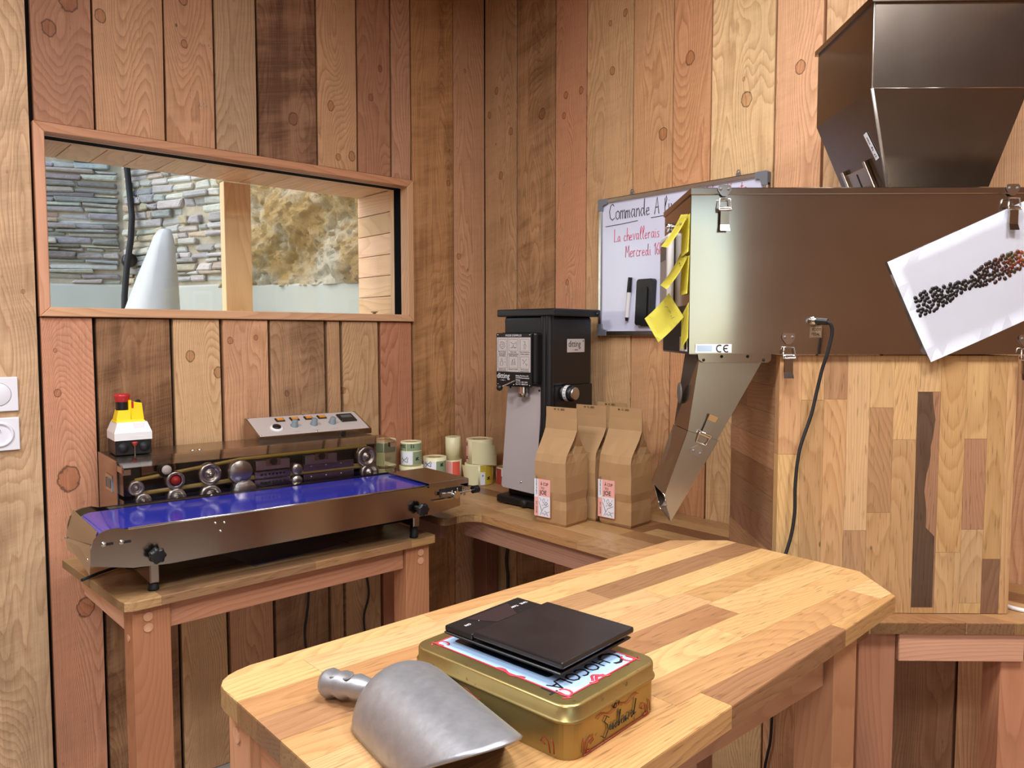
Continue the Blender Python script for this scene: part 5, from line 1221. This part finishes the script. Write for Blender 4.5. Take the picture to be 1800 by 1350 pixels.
for k in range(1600):
    x = rnd.uniform(.018, .292); w_ = .0165 + .006 * math.sin(x * 40); zq = rnd.uniform(-w_, w_) - .103 + .02 * (x - .15)
    if any((x - p[0]) ** 2 + (zq - p[1]) ** 2 < .0060 ** 2 for p in placed): continue
    placed.append((x, zq)); c = grad(min(1, (x - .018) / .27)); c = lin(tuple(max(0, v * rnd.uniform(.85, 1.12)) for v in c)); an = rnd.uniform(0, PI)
    L_, S_ = .0052, .0040; n0 = len(bm.faces); vs = []
    yb = -.0016 * math.sin(PI * x / .3 * 1.6) - .0006
    for rr, hh_ in ((1, 0), (.75, .0013), (.3, .0019)): vs.append([bm.verts.new((x + rr * (L_ * math.cos(q) * math.cos(an) - S_ * math.sin(q) * math.sin(an)), yb - hh_, zq + rr * (L_ * math.cos(q) * math.sin(an) + S_ * math.sin(q) * math.cos(an)))) for q in [i * 2 * PI / 9 for i in range(9)]])
    for A_, B_ in zip(vs, vs[1:]):
        for i in range(9): bm.faces.new((A_[i], A_[(i + 1) % 9], B_[(i + 1) % 9], B_[i])).smooth = True
    bm.faces.new(vs[-1]); bm.faces.ensure_lookup_table()
    crease = rnd.random() < .45
    for f in bm.faces[n0:]:
        for lp in f.loops: lp[cl] = (*[v * (.45 if (crease and len(f.verts) == 9) else 1) for v in c], 1)
bp = mb.build('bean_print', m_, t, PA); bp['kind'] = 'stuff'
# pedal lead from the dispenser and leads below the tables
t = thing('pedal_lead', 'black foot pedal lead hanging down over the oak cabinet', 'cable', tuple(Dp(0, 0, DZ)), DA)
mb = MB().mat(M_BLACK); mb.cyl((.244, -.017, .065), (.262, -.030, .063), .0065, 12); mb.build('plug', None, t)
ld = [(.258, -.028, .0635), (.268, -.030, .058), (.272, -.028, .040), (.266, -.022, .0), (.260, -.014, -.03), (.252, -.008, -.078), (.243, -.006, -.124), (.222, -.006, -.193), (.215, -.006, -.262), (.215, -.006, -.32), (.208, -.006, -.372), (.190, -.010, -.43), (.172, -.012, -.50), (.17, -.03, -.531)]
def smooth(pts, n=6):
    P_ = [Vector(p) for p in pts]; out = []
    for i in range(len(P_) - 1):
        p0, p1, p2, p3 = P_[max(0, i - 1)], P_[i], P_[i + 1], P_[min(len(P_) - 1, i + 2)]
        for k in range(n):
            s_ = k / n; out.append(.5 * ((2 * p1) + (p2 - p0) * s_ + (2 * p0 - 5 * p1 + 4 * p2 - p3) * s_ ** 2 + (3 * p1 - p0 - 3 * p2 + p3) * s_ ** 3))
    return out + [P_[-1]]
MB().tube(smooth(ld), .0036, 8).build('lead', M_RUBBER, t)
for lb, pts in (('black lead running down the planks below the sealer table, right one', [(.012, -.560, .76), (.012, -.578, .56), (.012, -.570, .45), (.012, -.592, .36), (.012, -.57, .2), (.02, -.55, .006)]),
                ('black lead running down the planks below the sealer table, left one', [(.012, -.80, .76), (.012, -.810, .50), (.012, -.818, .43), (.012, -.826, .36), (.012, -.81, .2), (.02, -.80, .006)]),
                ('black lead hanging below the corner counter', [(.165, -.014, .80), (.160, -.014, .60), (.148, -.014, .50), (.158, -.014, .42), (.15, -.014, .2), (.16, -.02, .006)]),
                ('black lead running to the floor behind the island table', [(1.34, -.014, .79), (1.33, -.014, .5), (1.323, -.014, .25), (1.315, -.014, .19), (1.305, -.014, .13), (1.30, -.02, .006)])):
    t = thing('wall_lead', lb, 'cable'); MB().tube(smooth(pts), .0042 if 'hanging' not in lb else .006, 8).build('lead', M_RUBBER, t)
t = thing('white_lead', 'white lead lying on the counter beside the cabinet', 'cable', tuple(Dp(.672, .02, ZC + .005)), DA)
MB().tube(smooth([(.0, .10, 0), (.004, .04, 0), (.020, .005, 0), (.06, -.012, 0), (.12, .0, 0)]), .0045, 8).build('lead', M_WHITE, t)

# ------------------------------------------------------------------ tin, scale and scoop on the island
TZ = .9802
t = thing('biscuit_tin', 'old gold chocolate tin box on the island table', 'tin', (1.941, -1.490, TZ), 6)
def rr2(x0, y0, x1, y1, r): return [(p[0] + (x0 + x1) / 2, p[1] + (y0 + y1) / 2) for p in rrect(x1 - x0, y1 - y0, r, 6)]
mb = MB().prism(rr2(-.240, .001, -.001, .164, .020), 0, .044); mb.build('tin_body', M_GOLD, t)
mb = MB(); bm = mb.bm
rows = []
for (ins, z) in ((-.002, .0385), (-.0025, .040), (-.002, .0415), (-.0002, .0425), (-.0002, .0545), (.001, .0565), (.003, .0570)):
    rows.append([bm.verts.new((p[0], p[1], z)) for p in rr2(-.241 + ins, 0 + ins, -.0 - ins, .165 - ins, .020 - ins)])
for a, b in zip(rows, rows[1:]):
    for i in range(len(a)): bm.faces.new((a[i], a[(i + 1) % len(a)], b[(i + 1) % len(a)], b[i])).smooth = True
bm.faces.new(rows[-1]); bm.faces.new(rows[0][::-1]); lid = mb.build('tin_lid', M_GOLD, t)
LZ = .0572
MB().prism(rr2(-.222, .020, -.019, .146, .004), LZ - .0002, LZ + .0001).build('lid_print', M_SKYBLUE, lid)
MB().prism(rr2(-.210, .040, -.062, .140, .004), LZ, LZ + .0002).build('lid_print', M_NAVY, lid)
mb = MB(); LP = lambda pts, r=.0011: mb.tube([(x, y, LZ + .0003) for x, y in pts], r, 5, flat=.3)
LP([(-.222, .020), (-.019, .020)]); LP([(-.019, .020), (-.019, .146)]); LP([(-.222, .020), (-.222, .146)]); LP([(-.222, .146), (-.019, .146)])
for cx, cy, sx_, sy_ in ((-.019, .020, -1, 1), (-.019, .146, -1, -1), (-.222, .020, 1, 1), (-.222, .146, 1, -1)):
    LP([(cx + sx_ * (.008 + .008 * math.cos(a)), cy + sy_ * (.006 + .006 * math.sin(a))) for a in [k * .55 for k in range(11)]], .0016); LP([(cx + sx_ * .002, cy - sy_ * .006), (cx - sx_ * .004, cy), (cx + sx_ * .012, cy + sy_ * .002)], .0014)
LP([(-.021 + .004 * math.sin(k * .9), .060 + .0035 * k) for k in range(10)], .002); LP([(-.026 + .004 * math.cos(k * .9), .066 + .003 * k) for k in range(8)], .0018)
LP([(-.12 + .005 * k, .0205 + .003 * math.sin(k)) for k in range(9)], .0016); mb.build('scroll_print', M_TINRED, lid)
text(lid, 'C', .044, axes((-.056, .142, LZ + .0002), (0, -1, 0), (1, 0, 0), (0, 0, 1)), M_PRINT, sx=.8)
tx = text(lid, 'HOCOLAT', .026, axes((-.052, .119, LZ + .0002), (0, -1, 0), (1, 0, 0), (0, 0, 1)), M_PRINT, sx=.86)
for k, (x, w_) in enumerate(((.06, .02), (.11, .03))): MB().box((-.20 + x, .120, LZ + .0002), (-.20 + x + w_, .132, LZ + .0003)).build('lid_print', M_PINK, lid)
mb = MB()
SX = lambda pts, r=.0006, o=.0003: mb.tube([(o, y, z) for y, z in pts], r, 5)      # strokes on the right end
SY = lambda pts, r=.0006, o=-.0003 + .001: mb.tube([(x, o, z) for x, z in pts], r, 5)
for y0, s_ in ((.026, 1), (.140, -1)):
    SX([(y0, .003), (y0 + s_ * .003, .014), (y0 + s_ * .010, .017), (y0 + s_ * .013, .012), (y0 + s_ * .007, .010)]); SX([(y0 - s_ * .005, .004), (y0 - s_ * .004, .014), (y0 - s_ * .002, .018)]); SX([(y0 + s_ * .001, .004), (y0 + s_ * .008, .003)])
SX([(.045 + .004 * k, .0310 + .0022 * math.sin(k * .8)) for k in range(20)], .0005); SX([(.022, .0375), (.144, .0375)], .0004); SX([(.022, .0015), (.144, .0015)], .0006)
for x0, s_ in ((-.026, -1),):
    SY([(x0, .003), (x0 + s_ * .003, .014), (x0 + s_ * .010, .017), (x0 + s_ * .013, .012), (x0 + s_ * .007, .010)]); SY([(x0 - s_ * .005, .004), (x0 - s_ * .004, .014), (x0 - s_ * .002, .018)])
SY([(-.22, .0375), (-.02, .0375)], .0005); SY([(-.20 + .005 * k, .029 + .003 * math.sin(k * .8)) for k in range(16)], .0005); mb.build('ornament_print', M_TINDRED, t)
mb = MB()
# the maker's script on the end, as pen strokes
sc = lambda pts: mb.tube([(.0004, .056 + x * .0014, .007 + z * .0014) for x, z in pts], .00055, 5)
sc([(7, 13), (4, 15), (1, 12), (5, 8), (6, 4), (2, -1), (-1, 1)]); sc([(8, 7), (8, 3), (11, 3), (12, 7), (12, 2), (14, 4)]); sc([(18, 6), (15, 6), (15, 2), (18, 3)]); sc([(19, 2), (22, 14), (20, 13), (20, 2), (23, 6), (24, 2)])
sc([(29, 6), (26, 6), (26, 2), (29, 5), (29, 2), (31, 4)]); sc([(32, 2), (33, 7), (35, 6)]); sc([(40, 6), (36, 6), (37, 2), (40, 5), (43, 15), (40, 3), (43, 4)]); sc([(13, 18), (15, 22), (17, 18), (14, 18)]); sc([(19, 18), (20, 22)])
mb.build('script_lettering', M_PRINT, t)
t = thing('coffee_scale', 'flat black kitchen scale lying on the chocolate tin', 'scale', (1.902, -1.464, TZ + .0576), 7)
SL, SW = .178, .135
hx_ = lambda x0, x1, y0, y1, i, z0, z1: [(x0 + i, y0 + i, z0), (x1 - i, y0 + i, z0), (x1 - i, y1 - i, z0), (x0 + i, y1 - i, z0), (x0, y0, z1), (x1, y0, z1), (x1, y1, z1), (x0, y1, z1)]
mb = MB().hexa(hx_(-SL, 0, 0, SW, .018, .002, .013)); mb.box((-SL, 0, .013), (0, SW, .0150)); bmesh.ops.bevel(mb.bm, geom=list(mb.bm.edges), offset=.0012, segments=1, affect='EDGES'); mb.build('base', M_BLACK, t)
for x, y in ((-.15, .03), (-.03, .03), (-.15, .105), (-.03, .105)): MB().cyl((x, y, 0), (x, y, .003), .007, 12).build('rubber_foot', M_RUBBER, t)
M_SCALE = plain('smudged_black_plastic', (30, 27, 27), .3, noise=.5, nscale=26)
p = MB().box((-.128, -.001, .0200), (.003, SW + .001, .0275), .0022, 2).build('weighing_plate', M_SCALE, t)
MB().box((-.120, .008, .0150), (-.006, SW - .008, .0186)).build('load_cell', M_DARK, t)
d = MB().box((-SL + .001, .001, .0150), (-.131, SW - .001, .0225), .002, 2).build('control_panel', M_BLACK, t)
MB().prism([(-.170, .030), (-.136, .050), (-.136, .086), (-.170, .106)], .0225, .0229).build('display', plain('dark_display', (44, 36, 38), .15), d)
for y, s_ in ((.014, 'ON'), (.030, 'g'), (.100, 'TARE'), (.118, 'TIME')): text(d, s_, .006, axes((-.158, y + .010, .0226), (0, -1, 0), (1, 0, 0), (0, 0, 1)), M_WHITE)
# cast scoop lying face down
t = thing('metal_scoop', 'cast aluminium bean scoop lying face down beside the tin', 'scoop', (1.752, -1.560, TZ), -8)
Rr = .060
def scoop(u, v):
    """u along the bowl from the closed back to the lip, v across"""
    a = PI * v
    s = math.sin(a); c = math.cos(a)
    end = .115 + .088 * s ** 1.2
    if u < .3:
        q = u / .3 * PI / 2; x = -.036 + .046 * (1 - math.cos(q)) ** 1.0; k = math.sin(q) ** .75
    else: x = .010 + (end - .010) * (u - .3) / .7; k = 1.0
    h = 1.0 - .06 * max(0, x) / .2
    return (x, -Rr * k * c * (1 - .05 * max(0, x) / .2), .0015 + (Rr + .002) * s * k * h)
mb = MB().grid(34, 30, scoop); bmesh.ops.remove_doubles(mb.bm, verts=mb.bm.verts, dist=1e-5)
bmesh.ops.recalc_face_normals(mb.bm, faces=mb.bm.faces)
bmesh.ops.solidify(mb.bm, geom=mb.bm.faces[:], thickness=-.0022)
mb.build('bowl', M_CAST, t)
hp_ = [(-.028, -.018, .026), (-.036, -.021, .025), (-.045, -.026, .0235), (-.054, -.031, .0225), (-.063, -.036, .0215), (-.073, -.041, .0205), (-.083, -.046, .0190), (-.092, -.050, .0175), (-.099, -.0535, .0165), (-.1035, -.056, .0160)]
rd = [.0110, .0105, .0125, .0150, .0128, .0165, .0140, .0175, .0150, .007]
mb = MB().tube(hp_, .01, 16, radii=rd); mb.build('handle', M_CAST, t)
mb = MB()
for x, y, z in ((-.0825, -.0465, .0318), (-.0635, -.0370, .0342)): mb.lathe([(0, -.003), (.0045, -.002), (.0070, .0008), (.0060, .0012), (0, -.0010)], T(x, y - .003, z) @ Matrix.Rotation(R(25), 4, 'X'), 14)
mb.build('finger_dimple', M_GREYMET, t)

# ------------------------------------------------------------------ wall switch and socket on the wide plank
def plate(z0, z1, kind, label):
    t = thing('wall_' + kind, label, kind, (.0045, -1.647, (z0 + z1) / 2))
    w = .094; h = z1 - z0
    MB().box((0, -w, -h / 2), (.008, 0, h / 2), .0022, 2).build('cover_plate', M_PLATE, t)
    m = axes((.008, -w / 2, 0), (0, 1, 0), (0, 0, 1), (1, 0, 0))
    if kind == 'switch':
        MB().lathe([(.0315, 0), (.0315, .0004), (.0308, .0004), (.0308, 0)], m, 40).build('ring_gap', M_GREYMET, t)
        MB().lathe([(.0306, 0), (.0306, .0014), (.0295, .0020), (0, .0022)], m, 40).build('rocker', M_PLATE, t)
    else:
        MB().lathe([(.034, 0), (.034, .003), (.031, .0045), (.0275, .004), (.026, -.006), (0, -.006)], m, 40).build('socket_well', M_PLATE, t)
        for y, z in ((-.0095, -.002), (.0095, -.002)): MB().lathe([(.0034, 0), (0, .0002)], axes((.0022, -w / 2 + y, z), (0, 1, 0), (0, 0, 1), (1, 0, 0)), 14).build('pin_hole', M_PRINT, t)
        MB().cyl((.001, -w / 2, .012), (.014, -w / 2, .012), .0024, 10).build('earth_pin', M_CHROME, t)
plate(1.203, 1.295, 'switch', 'white square light switch, above the socket on the left plank')
plate(1.097, 1.186, 'socket', 'white square power socket, below the switch on the left plank')
